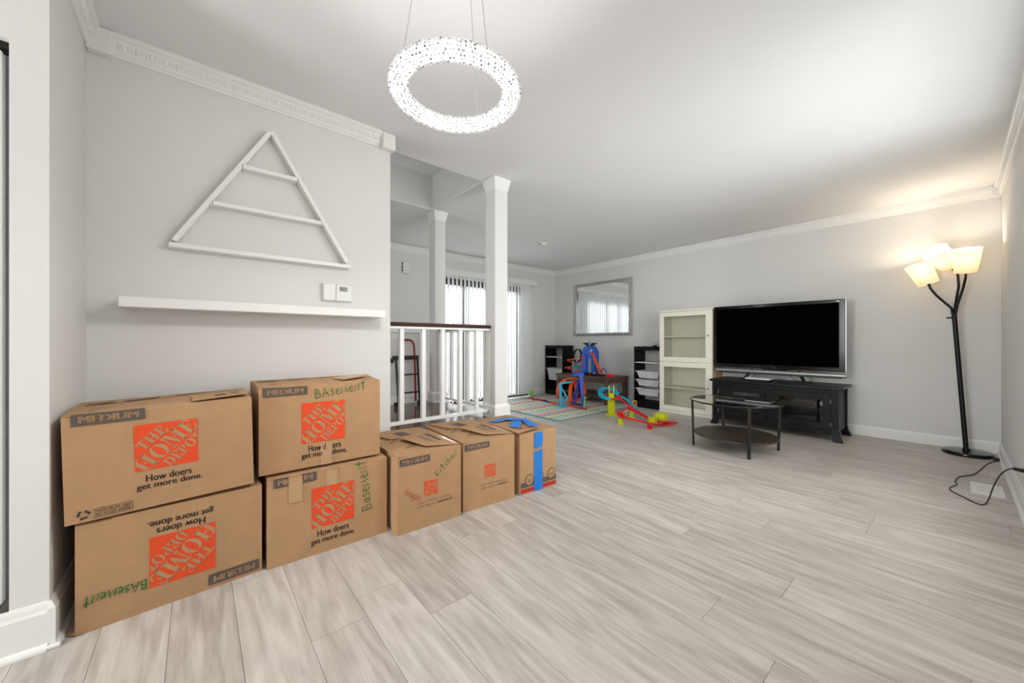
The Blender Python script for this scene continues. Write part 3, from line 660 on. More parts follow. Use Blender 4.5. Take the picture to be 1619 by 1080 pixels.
# C, D: single boxes with interleaved flaps
def interleaved(bx, r=0.014):
    Wd, Dp = bx.W, bx.D
    bx.flap([(0, 0, 0), (0, Wd, 0), (-0.26, Wd*.62, 0.004), (-0.20, 0, 0.002)], printed=[(.3, .6, .55, .66, FAINTINK)])
    bx.flap([(0, 0, 0.001), (-0.24, Wd*.52, 0.008), (-Dp, Wd*.42, 0.010), (-Dp, 0, 0.001)], printed=[(.3, .75, .35, .42, FAINTINK), (.3, .8, .5, .56, FAINTINK), (.3, .6, .64, .70, FAINTINK)])
    bx.flap([(-Dp, Wd*.06, 0.010), (-0.33, Wd*.22, 0.014), (-0.27, Wd*.98, 0.016), (-Dp, Wd, 0.004)], printed=[(.35, .85, .30, .55, GREYINK)])
    bx.flap([(-0.015, Wd, 0.006), (-0.06, Wd*.50, 0.018), (-0.27, Wd*.30, 0.030), (-0.36, Wd*.95, 0.022)], printed=[(.2, .4, .55, .85, FAINTINK), (.25, .35, .3, .8, GREYINK), (.5, .62, .3, .8, FAINTINK), (.02, .14, .05, .6, CLEARTAPE)])
def small_prints(bx, y0, y1, dz, med, logo):
    bx.panel(*med); bx.logo(*logo)
    m1 = (y0+0.022)
    bx.lines([('QUICKLY ESTIMATE YOUR PACKING', m1, y1-0.005, dz+0.020, dz+0.032), ('SUPPLY NEEDS AT', m1, m1+0.115, dz, dz+0.012)], FAINTINK, bold=0.0, name='fine_print')
    bx.lines([('HDMOVING.COM', m1+0.122, y1, dz, dz+0.012)], GREYINK, bold=0.012, name='web_address')
C_ = Carton('cardboard box marked with green diagonal and red writing', -1.838, 0.781, 0, 0.376, 0.558, 0.405, rz=R(-1.5))
small_prints(C_, 0.862, 1.10, 0.112, (0.793, 0.962, 0.354, 0.390), (0.928, 1.008, 0.169, 0.247))
C_.mark('Kitchen', (1.010, 0.257), (1, 0.83), 0.038, 0.165, 0.0028, GREENINK); C_.mark('Fragile', (0.815, 0.205), (1, -0.66), 0.036, 0.10, 0.0028, REDINK)
interleaved(C_)
D_ = Carton('cardboard box with plain printed front between two others', -1.842, 1.182, 0, 0.372, 0.558, 0.405, rz=R(-4.0))
small_prints(D_, 1.275, 1.495, 0.108, (1.192, 1.361, 0.357, 0.393), (1.328, 1.405, 0.175, 0.252))
interleaved(D_)
# E: end box with blue tape
E_ = Carton('end cardboard box with blue tape and a red striped band', -1.808, 1.598, 0, 0.312, 0.56, 0.400, rz=R(-3.0))
for nm, s0, s1, t0, t1, m in (('grey_band', 0, 0.312, 0.045, 0.078, GREYINK), ('red_band', 0, 0.312, 0.012, 0.036, REDBAND)): E_.print2(nm, rect2(s0, s1, t0, t1), m, 0.0034)
def ring2(cx, cy, r, w, n=24): 
    vs = [(cx+q*math.cos(2*PI*k/n), cy+q*math.sin(2*PI*k/n)) for q in (r, r-w) for k in range(n)]; return vs, [[k, (k+1) % n, n+(k+1) % n, n+k] for k in range(n)]
def disc2(cx, cy, r, n=24): return [(cx+r*math.cos(2*PI*k/n), cy+r*math.sin(2*PI*k/n)) for k in range(n)], [list(range(n))]
for cx, cy in ((0.072, 0.088), (0.16, 0.090), (0.268, 0.094)):
    p = E_.print2('icon_disc', disc2(cx, cy, 0.036), GREYINK, 0.0038)
    E_.print2('icon_fill', disc2(cx, cy, 0.031), CARD, 0.0042, parent=p)
    E_.print2('icon_box', merge2(([(cx-.018, cy-.012), (cx, cy-.02), (cx, cy+.004), (cx-.018, cy+.012)], [[0, 1, 2, 3]]), ([(cx+.002, cy-.02), (cx+.02, cy-.012), (cx+.02, cy+.012), (cx+.002, cy+.004)], [[0, 1, 2, 3]])), FAINTINK, 0.0046, parent=p)
tp = [(0.110, 0.270), (0.128, 0.281), (0.140, 0.268), (0.158, 0.286), (0.172, 0.276), (0.184, 0.292)]
E_.print2('blue_tape_strip', ([(0.112, 0.004), (0.186, 0.004)]+[(x, z-0.008) for x, z in tp[::-1]], [list(range(8))]), BLUETAPE, 0.0052, label='blue painter tape down the front')
E_.print2('blue_tape_upper', ([(x+.002, z+0.012) for x, z in tp]+[(0.190, 0.392), (0.114, 0.392)], [list(range(8))]), BLUETAPE, 0.0052)
E_.flap([(0, 0, 0), (0, 0.312, 0), (-0.28, 0.312, 0.005), (-0.28, 0, 0.003)])
E_.flap([(-0.284, 0, 0.004), (-0.284, 0.312, 0.006), (-0.56, 0.312, 0), (-0.56, 0, 0)])
E_.flap([(0.0, -0.02, 0.010), (-0.01, 0.138, 0.022), (-0.23, 0.225, 0.028), (-0.35, 0.13, 0.030), (-0.33, -0.035, 0.020)], name='loose_flap', printed=[(.25, .40, .15, .50, REDINK), (.48, .60, .1, .55, REDINK), (.25, .6, .62, .70, REDINK), (.68, .80, .1, .5, REDINK)])
bt2 = MB(); t0 = E_.H+0.004
bt2.add([(-0.352, -0.03, t0+0.020), (-0.36, 0.135, t0+0.030), (-0.23, 0.228, t0+0.034), (-0.005, 0.165, t0+0.030), (-0.03, 0.10, t0+0.026), (-0.17, 0.145, t0+0.040), (-0.26, 0.085, t0+0.034), (-0.275, 0.0, t0+0.026)], [[0, 1, 6, 7], [1, 2, 5, 6], [2, 3, 4, 5]])
bt2.add([(-0.25, 0.115, t0+0.033), (-0.17, 0.145, t0+0.037), (-0.05, 0.035, t0+0.022), (-0.12, 0.005, t0+0.022)], [[0, 1, 2, 3]])
part('blue_tape_crumple', bt2, BLUETAPE, E_.t)

# ------------------------------------------------------------------ things on the left wall
t = thing('floating_shelf', 'long white floating shelf above the stacked boxes', 'shelf', (XL, 0.32, 1.15))
part('board', MB().box(0, 0.155, -0.58, 0.58, 0, 0.045), WHITEP, t, bevel=0.002)
t = thing('triangle_shelf', 'white triangular wall shelf with two crossbars', 'shelf', (XL, 0.31, 1.452))
def bar_yz(mb, a, b, w, x0=0.0, x1=0.058):
    a = Vector((0, a[0], a[1])); b = Vector((0, b[0], b[1])); mb.beam(a+Vector(((x0+x1)/2, 0, 0)), b+Vector(((x0+x1)/2, 0, 0)), w, x1-x0, up=(1, 0, 0)); return mb
Lc, Rc, Ap = (-0.405, 0.016), (0.400, 0.016), (-0.005, 0.690)
part('bottom_bar', bar_yz(MB(), (Lc[0]-.012, Lc[1]-.006), (Rc[0]+.012, Rc[1]-.006), 0.022), WHITEP, t, bevel=0.002)
part('side_bar', bar_yz(MB(), (Lc[0]+.008, Lc[1]+.014), (Ap[0]-.004, Ap[1]-.004), 0.022), WHITEP, t, bevel=0.002)
part('side_bar', bar_yz(MB(), (Rc[0]-.008, Rc[1]+.014), (Ap[0]+.004, Ap[1]+.004), 0.022), WHITEP, t, bevel=0.002)
for zz in (0.245, 0.465):
    k = (zz-0.016)/0.674; c_ = part('crossbar', bar_yz(MB(), (Lc[0]+(Ap[0]-Lc[0])*k+.008, zz), (Rc[0]+(Ap[0]-Rc[0])*k-.008, zz), 0.022, 0.0, 0.06), WHITEP, t, bevel=0.002)
    for e in (Lc, Rc):
        yy = e[0]+(Ap[0]-e[0])*k
        for dz in (-0.005, 0.005): part('screw', MB().cyl((0.0585, yy*.94, zz+dz), (0.0612, yy*.94, zz+dz), 0.0025, n=8), DARKMETAL, c_)
t = thing('thermostat', 'white wall thermostat with small display above the shelf end', 'thermostat', (XL, 0.655, 1.248))
part('back_plate', MB().box(0, 0.010, -0.088, 0.088, -0.003, 0.106), PLASTICW, t, bevel=0.002)
part('cover', MB().box(0.010, 0.030, -0.083, -0.012, 0.0, 0.102), PLASTICW, t, bevel=0.004)
pn = part('control_panel', MB().box(0.010, 0.027, -0.010, 0.083, 0.0, 0.102), PLASTICW, t, bevel=0.004)
part('display', MB().box(0.027, 0.0285, 0.008, 0.055, 0.060, 0.088), mat('lcd_grey', srgb(150, 154, 146), 0.3, var=0.03), pn)
tv, tf = lay_text('72', 0.014, 0.030, 0.066, 0.082); part('display_digits', MB().add([(0.0289, a, b) for a, b in tv], tf), BLACKINK, pn)

# things on the hall walls and ceiling
t = thing('door_chime', 'small white door chime box high on the far wall', 'chime', (XF, 2.28, 1.975))
part('cover', MB().box(0.008, 0.05, -0.045, 0.055, 0, 0.165), PLASTICW, t, bevel=0.005); part('back_plate', MB().box(0, 0.008, -0.05, 0.06, 0.003, 0.162), PLASTICW, t)
for zz in (0.03, 0.08, 0.13): part('sound_slot', MB().box(0.012, 0.045, -0.0475, -0.0445, zz, zz+0.02), RUBBER, t)
def plate(name, label, loc, kind, normal):
    t = thing(name, label, kind, loc)
    if normal == 'x': part('face_plate', MB().box(0, 0.006, -0.037, 0.037, -0.04, 0.04), PLASTICW, t, bevel=0.002); part('toggle', MB().box(0.006, 0.016, -0.006, 0.006, -0.010, 0.014), PLASTICW, t)
    else:
        part('face_plate', MB().box(-0.037, 0.037, -0.006, 0, -0.057, 0.057), PLASTICW, t, bevel=0.002)
        for zz in (-0.025, 0.025): part('socket', MB().cyl((0, -0.009, zz), (0, -0.006, zz), 0.016, n=16), PLASTICW, t)
    return t
plate('light_switch', 'white switch plate on the half wall under the handrail', (-3.68, 1.533, 1.06), 'switch', 'x')
plate('wall_outlet', 'white wall outlet behind the brown table', (-4.22, YT, 0.30), 'outlet', 'y')
t = thing('smoke_detector', 'round white smoke detector on the ceiling', 'detector', (-3.72, 3.70, H))
part('body', MB().lathe((0, 0, 0), [(0.062, -0.0005), (0.062, -0.012), (0.052, -0.028), (0.03, -0.036), (0.0, -0.037)], 24), PLASTICW, t, smooth=True); part('sensor_slot', MB().box(-0.02, 0.02, -0.058, -0.045, -0.026, -0.018), RUBBER, t)
t = thing('ceiling_hook', 'tiny white hook on the ceiling near the far corner', 'hook', (-4.575, 4.95, H))
part('base', MB().cyl((0, 0, -0.008), (0, 0, -0.0005), 0.014, n=12), PLASTICW, t); part('hook', MB().tube([(0, 0, -0.008), (0, 0, -0.035), (0.008, 0, -0.046), (0.018, 0, -0.04), (0.02, 0, -0.028)], 0.003, 6), PLASTICW, t, smooth=True)

# folding cart in the hall
t = thing('folding_cart', 'folded black cart with a red handle leaning at the half wall', 'cart', (-3.52, 1.60, PZ))
t.rotation_euler = (0, 0, 0)
part('handle', MB().tube([(-0.05, 0.115, 0.03), (-0.075, 0.118, 0.40), (-0.09, 0.115, 0.60), (-0.095, 0.10, 0.645), (-0.10, 0.07, 0.66), (-0.10, 0.02, 0.66), (-0.095, -0.002, 0.645), (-0.09, -0.012, 0.60), (-0.075, -0.014, 0.45)], 0.011, 10), plastic('dark_red', 150, 28, 36), t, smooth=True, label='red tubular handle')
part('frame_rail', MB().beam((0.03, -0.10, 0.03), (-0.055, -0.095, 0.48), 0.02, 0.02), BLACKP, t); part('frame_rail', MB().beam((0.0, 0.135, 0.03), (-0.055, 0.135, 0.48), 0.012, 0.02), BLACKP, t)
part('top_bar', MB().box(-0.075, -0.03, -0.125, 0.14, 0.46, 0.50), BLACKP, t, bevel=0.004)
for zz in (0.31, 0.13): part('rung', MB().beam((-0.035+(.31-zz)*.1, -0.10, zz), (-0.035+(.31-zz)*.1, 0.135, zz), 0.014, 0.014), BLACKP, t)
for yy in (-0.125, 0.12):
    wz = part('wheel', MB().cyl((0.02, yy-0.012, 0.026), (0.02, yy+0.012, 0.026), 0.0255, n=16), RUBBER, t)
part('caster', MB().cyl((-0.05, -0.145, 0.455), (-0.05, -0.128, 0.455), 0.024, n=16), RUBBER, t)

# ------------------------------------------------------------------ chandelier
CC = Vector((-1.1025, 0.678, 0)); zt, zb = 1.877, 1.827
t = thing('ring_chandelier', 'glowing white crystal ring chandelier hanging on thin wires', 'chandelier', (CC.x, CC.y, zb))
ro, ri = 0.225, 0.155; rc_, rw, rh = (ro+ri)/2, (ro-ri)/2, 0.029
LED = mat('led_ring', (1, 1, 1, 1), 0.5, emit=(1.0, 0.985, 0.96, 1), estr=0.60, var=0.01)
core = MB(); n1, n2 = 64, 12
def tor(i, j, k=1.0):
    a = 2*PI*i/n1; b = 2*PI*j/n2; r = rc_+rw*k*math.cos(b); return Vector((r*math.cos(a), r*math.sin(a), 0.026+rh*k*math.sin(b)))
core.v = [tor(i, j, 0.80) for i in range(n1) for j in range(n2)]; core.f = [[i*n2+j, ((i+1) % n1)*n2+j, ((i+1) % n1)*n2+(j+1) % n2, i*n2+(j+1) % n2] for i in range(n1) for j in range(n2)]
part('led_ring', core, LED, t, smooth=True)
CRYS = mat('crystal', (0.004, 0.004, 0.004, 1), 0.5, spec=0.0, var=0.01, emit=(1, 0.99, 0.98, 1), estr=1.5)  # refracted LED sparkle painted as crystal glow broken by dark specks
nt = CRYS.node_tree; vo = nt.nodes.new('ShaderNodeTexVoronoi'); vo.inputs['Scale'].default_value = 120; tcn = nt.nodes.new('ShaderNodeTexCoord'); nt.links.new(tcn.outputs['Object'], vo.inputs['Vector'])
rp = nt.nodes.new('ShaderNodeMapRange'); rp.inputs['From Min'].default_value = 0.30; rp.inputs['From Max'].default_value = 0.44; rp.inputs['To Min'].default_value = 0.08; rp.inputs['To Max'].default_value = 0.58
nt.links.new(vo.outputs['Distance'], rp.inputs['Value']); nt.links.new(rp.outputs[0], nt.nodes['Principled BSDF'].inputs['Emission Strength'])
cr = MB(); NB = 104; NS = 15
for j in range(NS):
    b = 2*PI*(j+0.5)/NS
    for i in range(NB):
        a = 2*PI*(i+0.5*(j % 2))/NB; r = rc_+rw*0.86*math.cos(b); n_ = Vector((math.cos(a)*math.cos(b)/1, math.sin(a)*math.cos(b), math.sin(b)))
        c = Vector((r*math.cos(a), r*math.sin(a), 0.026+rh*0.86*math.sin(b))); tx = Vector((-math.sin(a), math.cos(a), 0)); ty = n_.cross(tx)
        hx = 0.48*2*PI*r/NB*random.uniform(.8, 1.0); hy = 0.0062*random.uniform(.8, 1.0); hn = 0.0048
        cr.add([c+tx*hx, c+ty*hy, c-tx*hx, c-ty*hy, c+n_*hn], [(0, 1, 4), (1, 2, 4), (2, 3, 4), (3, 0, 4)])
o = part('crystals', cr, CRYS, t, label='rows of small clear crystals'); o['kind'] = 'stuff'
for q in (-RV*0.8-FV*0.6, RV*0.62-FV*0.78, RV*0.30+FV*0.95):
    part('wire', MB().cyl(q*rc_+V(0, 0, 0.05), q*0.115+V(0, 0, H-zb-0.02), 0.0012, n=6), SILVER, t)
part('canopy', MB().cyl((0, 0, H-zb-0.03), (0, 0, H-zb-0.0005), 0.13, n=32), WHITEP, t)
l = bpy.data.lights.new('chandelier_glow', 'POINT'); l.energy = 6.0; l.shadow_soft_size = 0.06; l.color = (1.0, 0.98, 0.95)
lo = bpy.data.objects.new('chandelier_glow', l); COL.objects.link(lo); lo.parent = t; lo.location = (0, 0, -0.12)
l = bpy.data.lights.new('chandelier_downlight', 'SPOT'); l.energy = 15.0; l.spot_size = R(172); l.spot_blend = 0.6; l.shadow_soft_size = 0.10; l.color = (1.0, 0.98, 0.95)
lo = bpy.data.objects.new('chandelier_downlight', l); COL.objects.link(lo); lo.parent = t; lo.location = (0, 0, -0.10)

# ------------------------------------------------------------------ mirror
t = thing('wall_mirror', 'rectangular mirror in an ornate silver frame above the toys', 'mirror', (-3.996, YT, 1.10))
mw, mh, fw = 0.608, 0.952, 0.055
part('glass', MB().box(-mw+fw*.8, mw-fw*.8, -0.022, -0.012, fw*.8, mh-fw*.8), MIRROR, t)
fm = MB(); random.seed(3)
def frame_bar(a, b, nrm):
    d = b-a; L_ = d.length; d.normalize(); m = max(2, int(L_/0.014)); rows = [(-0.5, 0), (-0.45, .018), (-0.3, .022), (-0.1, .034), (0.1, .036), (0.3, .024), (0.45, .02), (0.5, 0)]
    o = len(fm.v)
    for i in range(m+1):
        for q, (s_, h_) in enumerate(rows):
            j = random.uniform(-.006, .007) if 0 < q < 7 else 0
            fm.v.append(a+d*(L_*i/m)+nrm*(s_*fw)+Vector((0, -(h_+j)-0.004, 0)))
    k = len(rows)
    for i in range(m):
        for q in range(k-1): fm.f.append([o+i*k+q, o+i*k+q+1, o+(i+1)*k+q+1, o+(i+1)*k+q])
        fm.f.append([o+i*k+k-1, o+i*k, o+(i+1)*k, o+(i+1)*k+k-1])
h_ = fw/2
frame_bar(V(-mw, 0, h_), V(mw, 0, h_), V(0, 0, 1)); frame_bar(V(-mw, 0, mh-h_), V(mw, 0, mh-h_), V(0, 0, 1)); frame_bar(V(-mw+h_, 0, 0), V(-mw+h_, 0, mh), V(1, 0, 0)); frame_bar(V(mw-h_, 0, 0), V(mw-h_, 0, mh), V(1, 0, 0))
part('frame', fm, FRAME, t, label='ornate antique silver frame')
for sx in (-1, 1):
    for zz in (0.03, mh-0.03):
        part('corner_ornament', MB().lathe((sx*(mw-0.03), -0.03, zz), [(0.034, 0), (0.03, 0.012), (0.016, 0.016), (0.012, 0.024), (0, 0.026)], 10, axis=(0, -1, 0)), FRAME, t)
random.seed(11)

# ------------------------------------------------------------------ storage frames with bins
def trofast(label, x0, x1, y0, drawers, shelves, bin_kind):
    t = thing('toy_storage_rack', label, 'shelf unit', ((x0+x1)/2, y0, 0), group='black toy storage frames'); w = (x1-x0)/2; D = 0.295; T = 0.018; Ht = 0.925
    part('side_panel', MB().box(-w, -w+T, 0, D, 0, Ht), BLACKW, t, bevel=0.002); part('side_panel', MB().box(w-T, w, 0, D, 0, Ht), BLACKW, t, bevel=0.002)
    part('top_panel', MB().box(-w+T, w-T, 0, D, Ht-0.06, Ht), BLACKW, t, bevel=0.002); part('bottom_panel', MB().box(-w+T, w-T, 0, D, 0.07, 0.09), BLACKW, t); part('plinth', MB().box(-w+T, w-T, 0.0, 0.02, 0, 0.07), BLACKW, t)
    for z in shelves: part('shelf', MB().box(-w+T, w-T, 0.0, D, z, z+0.014), PLASTICW, t, bevel=0.002)
    for z, hh in drawers:
        a, d0 = w-T-0.004, 0.03; b_ = thing('storage_bin', label='', cat='') if False else None
        mb = MB(); th = 0.003
        top = [(-a+.012, 0.012, z), (a-.012, 0.012, z), (a-.012, D-.01, z), (-a+.012, D-.01, z)]; bot = [(-a+.05, 0.035, z-hh), (a-.05, 0.035, z-hh), (a-.05, D-.04, z-hh), (-a+.05, D-.04, z-hh)]
        mb.add(bot+top, [(0, 1, 2, 3), (0, 1, 5, 4), (1, 2, 6, 5), (2, 3, 7, 6), (3, 0, 4, 7)])
        mb.box(-a, a, -0.006, 0.014, z-0.004, z+0.006); mb.box(-a, -a+.014, 0.014, D-.006, z-0.004, z+0.006); mb.box(a-.014, a, 0.014, D-.006, z-0.004, z+0.006); mb.box(-a, a, D-.012, D-.002, z-0.004, z+0.006)
        w_ = Vector(t.location); ob = link('storage_bin', mb.mesh('storage_bin'), BIN); ob.location = w_; tag(ob, bin_kind[len([1 for q in drawers if q[0] > z])], 'bin', 'plastic storage bins')
    return t
trofast('black storage frame with three shallow bins beside the cream cabinet', -3.175, -2.735, 5.135, [(0.548, 0.10), (0.418, 0.09), (0.286, 0.10)], [0.675], ['top shallow white bin in the right black frame', 'middle shallow white bin in the right black frame', 'lowest shallow white bin in the right black frame'])
trofast('black storage frame with one deep bin in the far corner', XF+0.02, XF+0.47, 5.125, [(0.49, 0.22)], [0.70], ['deep white bin in the black corner frame'])
t = thing('toy_figure', 'tiny black and white toy on top of a storage frame', 'toy', (-2.90, 5.25, 0.925))
part('body', MB().lathe((0, 0, 0), [(0.0, 0.012), (0.022, 0.014), (0.028, 0.028), (0.02, 0.044), (0, 0.048)], 12), PLASTICW, t, smooth=True)
for a in range(4): part('wheel', MB().cyl((0.022*math.cos(a*1.57+.7)-.004, 0.022*math.sin(a*1.57+.7), 0.0115), (0.022*math.cos(a*1.57+.7)+.006, 0.022*math.sin(a*1.57+.7), 0.0115), 0.011, n=10), BLACKP, t)
part('spot', MB().lathe((0.0, -0.012, 0.036), [(0.012, 0), (0.010, 0.012), (0, 0.014)], 8), BLACKP, t)

# ------------------------------------------------------------------ cream display cabinets, two stacked
def cabinet(z0, label, top, shelf_z, ht):
    t = thing('display_cabinet', label, 'cabinet', (-2.365, 5.07, z0), group='stacked cream display cabinets'); w = 0.357; D = 0.35; T = 0.018
    part('side_panel', MB().box(-w, -w+T, 0.02, D, 0, ht), CREAM, t); part('side_panel', MB().box(w-T, w, 0.02, D, 0, ht), BEECH, t, label='unpainted wooden side panel')
    part('back_panel', MB().box(-w+T, w-T, D-0.01, D, 0, ht), CREAMIN, t); part('bottom_panel', MB().box(-w+T, w-T, 0.02, D-0.01, 0.0, 0.05 if not top else T), CREAMIN, t); part('top_panel', MB().box(-w+T, w-T, 0.02, D-0.01, ht-T, ht), CREAMIN, t)
    part('back_seam', MB().box(0.135, 0.140, D-0.0125, D-0.0095, T, ht-T), DARKMETAL, t) if top else None
    part('shelf', MB().box(-w+T, w-T, 0.03, D-0.01, shelf_z, shelf_z+0.016), CREAM, t)
    if top: part('cornice', MB().box(-w-0.006, w+0.006, -0.012, D, ht, ht+0.022), CREAM, t, bevel=0.003)
    else: part('plinth', MB().box(-w-0.004, w+0.004, -0.008, 0.02, 0, 0.038), CREAM, t, bevel=0.003)
    zb_, zt_ = (0.006, ht-0.004) if top else (0.042, ht-0.006); s_ = 0.062
    dm = MB(); dm.box(-w, -w+s_, -0.0, 0.019, zb_, zt_); dm.box(w-s_-.02, w, -0.0, 0.019, zb_, zt_); dm.box(-w+s_, w-s_-.02, 0.0, 0.019, zb_, zb_+s_); dm.box(-w+s_, w-s_-.02, 0.0, 0.019, zt_-s_, zt_)
    d = part('door', dm, CREAM, t)
    part('pane', MB().box(-w+s_, w-s_-.02, 0.010, 0.013, zb_+s_, zt_-s_), GLASS, d)
    part('knob', MB().lathe((w-0.045, 0, (zb_+zt_)/2+0.01), [(0.005, 0), (0.005, 0.008), (0.009, 0.012), (0.008, 0.018), (0, 0.02)], 12, axis=(0, -1, 0)), BRONZE, d, smooth=True)
    return t
cabinet(0.0, 'lower cream display cabinet with glass door and one shelf', False, 0.345, 0.715)
cabinet(0.716, 'upper cream display cabinet with glass door and dark back seam', True, 0.345, 0.70)

# ------------------------------------------------------------------ media console and TV
t = thing('media_console', 'black media console with two glass doors and flared legs', 'cabinet', (-1.315, 4.83, 0)); w = 0.585; D = 0.48
part('top_panel', MB().box(-w-0.035, w+0.035, -0.03, D+0.01, 0.518, 0.545), BLACKGLOSS if False else BLACKP, t, bevel=0.006)
part('back_panel', MB().box(-w+0.04, w-0.04, D-0.02, D-0.008, 0.07, 0.30), BLACKW, t)
for s_ in (-1, 1):
    for (y0, y1) in ((0.0, 0.05), (D-0.05, D)):
        lg = MB(); a = s_*w; b = s_*(w-0.06); st = [(0.518, 0), (0.12, 0), (0.06, 0.008), (0.02, 0.024), (0.0, 0.032)]
        for i in range(4):
            (z1, e1), (z0, e0) = st[i], st[i+1]; q0 = [(b+s_*e0*.6, y0, z0), (a+s_*e0, y0, z0), (a+s_*e0, y1, z0), (b+s_*e0*.6, y1, z0)]; q1 = [(b+s_*e1*.6, y0, z1), (a+s_*e1, y0, z1), (a+s_*e1, y1, z1), (b+s_*e1*.6, y1, z1)]
            dy0, dy1 = (-e0*.6, -e1*.6) if y0 == 0 else (e0*.3, e1*.3)
            q0 = [(x, y+dy0, z) for x, y, z in q0]; q1 = [(x, y+dy1, z) for x, y, z in q1]
            lg.hexa(q0, q1)
        part('leg', lg, BLACKW, t)
for s_ in (-1, 1): part('side_panel', MB().box(*( (-w+0.012, -w+0.03) if s_ < 0 else (w-0.03, w-0.012)), 0.05, D-0.05, 0.09, 0.518), BLACKW, t)
part('bottom_panel', MB().box(-w+0.03, w-0.03, 0.02, D-0.02, 0.085, 0.11), BLACKW, t); part('shelf', MB().box(-w+0.03, w-0.03, 0.05, D-0.03, 0.30, 0.316), BLACKW, t)
part('centre_divider', MB().box(-0.03, 0.03, 0.005, D-0.03, 0.11, 0.518), BLACKW, t); part('top_apron', MB().box(-w+0.06, w-0.06, 0.008, 0.03, 0.475, 0.518), BLACKW, t); part('bottom_apron', MB().box(-w+0.06, w-0.06, 0.008, 0.03, 0.07, 0.115), BLACKW, t)
part('rear_post', MB().box(0.32, 0.35, D-0.03, D-0.012, 0.11, 0.518), BLACKW, t)
for s_ in (-1, 1):
    a, b = (0.032, w-0.062) if s_ > 0 else (-w+0.062, -0.032); f_ = 0.062; dm = MB()
    dm.box(a, a+f_, -0.004, 0.016, 0.118, 0.472); dm.box(b-f_, b, -0.004, 0.016, 0.118, 0.472); dm.box(a+f_, b-f_, -0.004, 0.016, 0.118, 0.118+f_); dm.box(a+f_, b-f_, -0.004, 0.016, 0.472-f_, 0.472)
    d = part('door', dm, BLACKW, t, bevel=0.002); part('pane', MB().box(a+f_, b-f_, 0.004, 0.007, 0.118+f_, 0.472-f_), DARKGLASS, d)
    hx = b if s_ > 0 else a
    for zz in (0.17, 0.40): part('hinge', MB().cyl((hx+s_*0.001, -0.006, zz-0.02), (hx+s_*0.001, -0.006, zz+0.02), 0.003, n=8), SILVER, d)
tag(link('disc_player', MB().box(-1.17, -0.93, 5.02, 5.24, 0.316, 0.372).mesh('disc_player', bevel=0.004), BLACKP), 'black disc player on the shelf inside the console', 'player')
o = thing('cable_box', 'pale flat box beside the player inside the console', 'box', (-0.84, 5.13, 0.316))
part('case', MB().box(-0.08, 0.08, -0.08, 0.09, 0.003, 0.05), PLASTICW, o, bevel=0.004); part('foot', MB().box(-0.07, 0.07, -0.07, 0.08, 0, 0.003), RUBBER, o)
o = thing('media_player', 'flat white media player lying in front of the television', 'player', (-1.44, 4.93, 0.545))
part('top_shell', MB().box(-0.125, 0.125, -0.075, 0.08, 0.022, 0.036), PLASTICW, o, bevel=0.004); part('base_shell', MB().box(-0.115, 0.115, -0.070, 0.075, 0.004, 0.022), BLACKP, o); part('foot', MB().box(-0.10, 0.10, -0.06, 0.065, 0, 0.004), RUBBER, o)

t = thing('television', 'large flat television with black bezel and silver lower strip', 'television', (-1.36, 5.10, 0.545)); w = 0.640
part('bezel', MB().box(-w, w, 0, 0.06, 0.135, 0.898), BLACKGLOSS, t, bevel=0.004)
part('screen', MB().box(-w+0.036, w-0.048, -0.0015, 0.0, 0.180, 0.862), SCREEN, t)
part('side_edge', MB().box(w, w+0.006, 0.01, 0.07, 0.135, 0.898), SILVER, t); part('rear_housing', MB().box(-w+0.15, w-0.15, 0.06, 0.13, 0.20, 0.80), BLACKP, t, bevel=0.01)
part('clear_gap', MB().box(-w+0.01, w, 0.006, 0.016, 0.112, 0.135), pane_glass('tv_clear_strip', (0.9, 0.9, 0.9, 1), 0.6), t)
part('speaker_strip', MB().tube([(-w+0.02, 0.02, 0.095), (w+0.005, 0.02, 0.095)], 0.021, 12), SILVER, t, smooth=True)
part('strip_underside', MB().box(-w+0.06, w-0.03, 0.005, 0.05, 0.066, 0.078), DARKMETAL, t)
tv, tf = lay_text('SONY', -0.02, 0.05, 0.150, 0.160, bold=0.02); part('maker_mark', MB().add([(a, -0.0012, b) for a, b in tv], tf), SILVER, t)
part('corner_mark', MB().box(w-0.07, w-0.045, -0.0012, -0.0002, 0.873, 0.879), SILVER, t)
for s_, x0 in ((-1, -0.21), (1, 0.24)):
    part('stand_leg', MB().beam((x0, 0.05, 0.12), (x0+s_*0.07, -0.03, 0.006), 0.03, 0.010, up=(0, -1, 0)), BLACKP, t); part('stand_foot', MB().box(x0+s_*0.07-0.04, x0+s_*0.07+0.04, -0.06, 0.16, 0.0005, 0.007), BLACKP, t)
part('stand_neck', MB().beam((-0.0, 0.09, 0.07), (0.0, 0.09, 0.20), 0.25, 0.02, up=(0, 1, 0)), BLACKP, t)
part('cable', MB().tube([(0.12, 0.10, 0.14), (0.15, 0.08, 0.07), (0.20, 0.06, 0.02), (0.22, 0.10, 0.006), (0.20, 0.20, 0.006)], 0.003, 6), RUBBER, t, smooth=True)

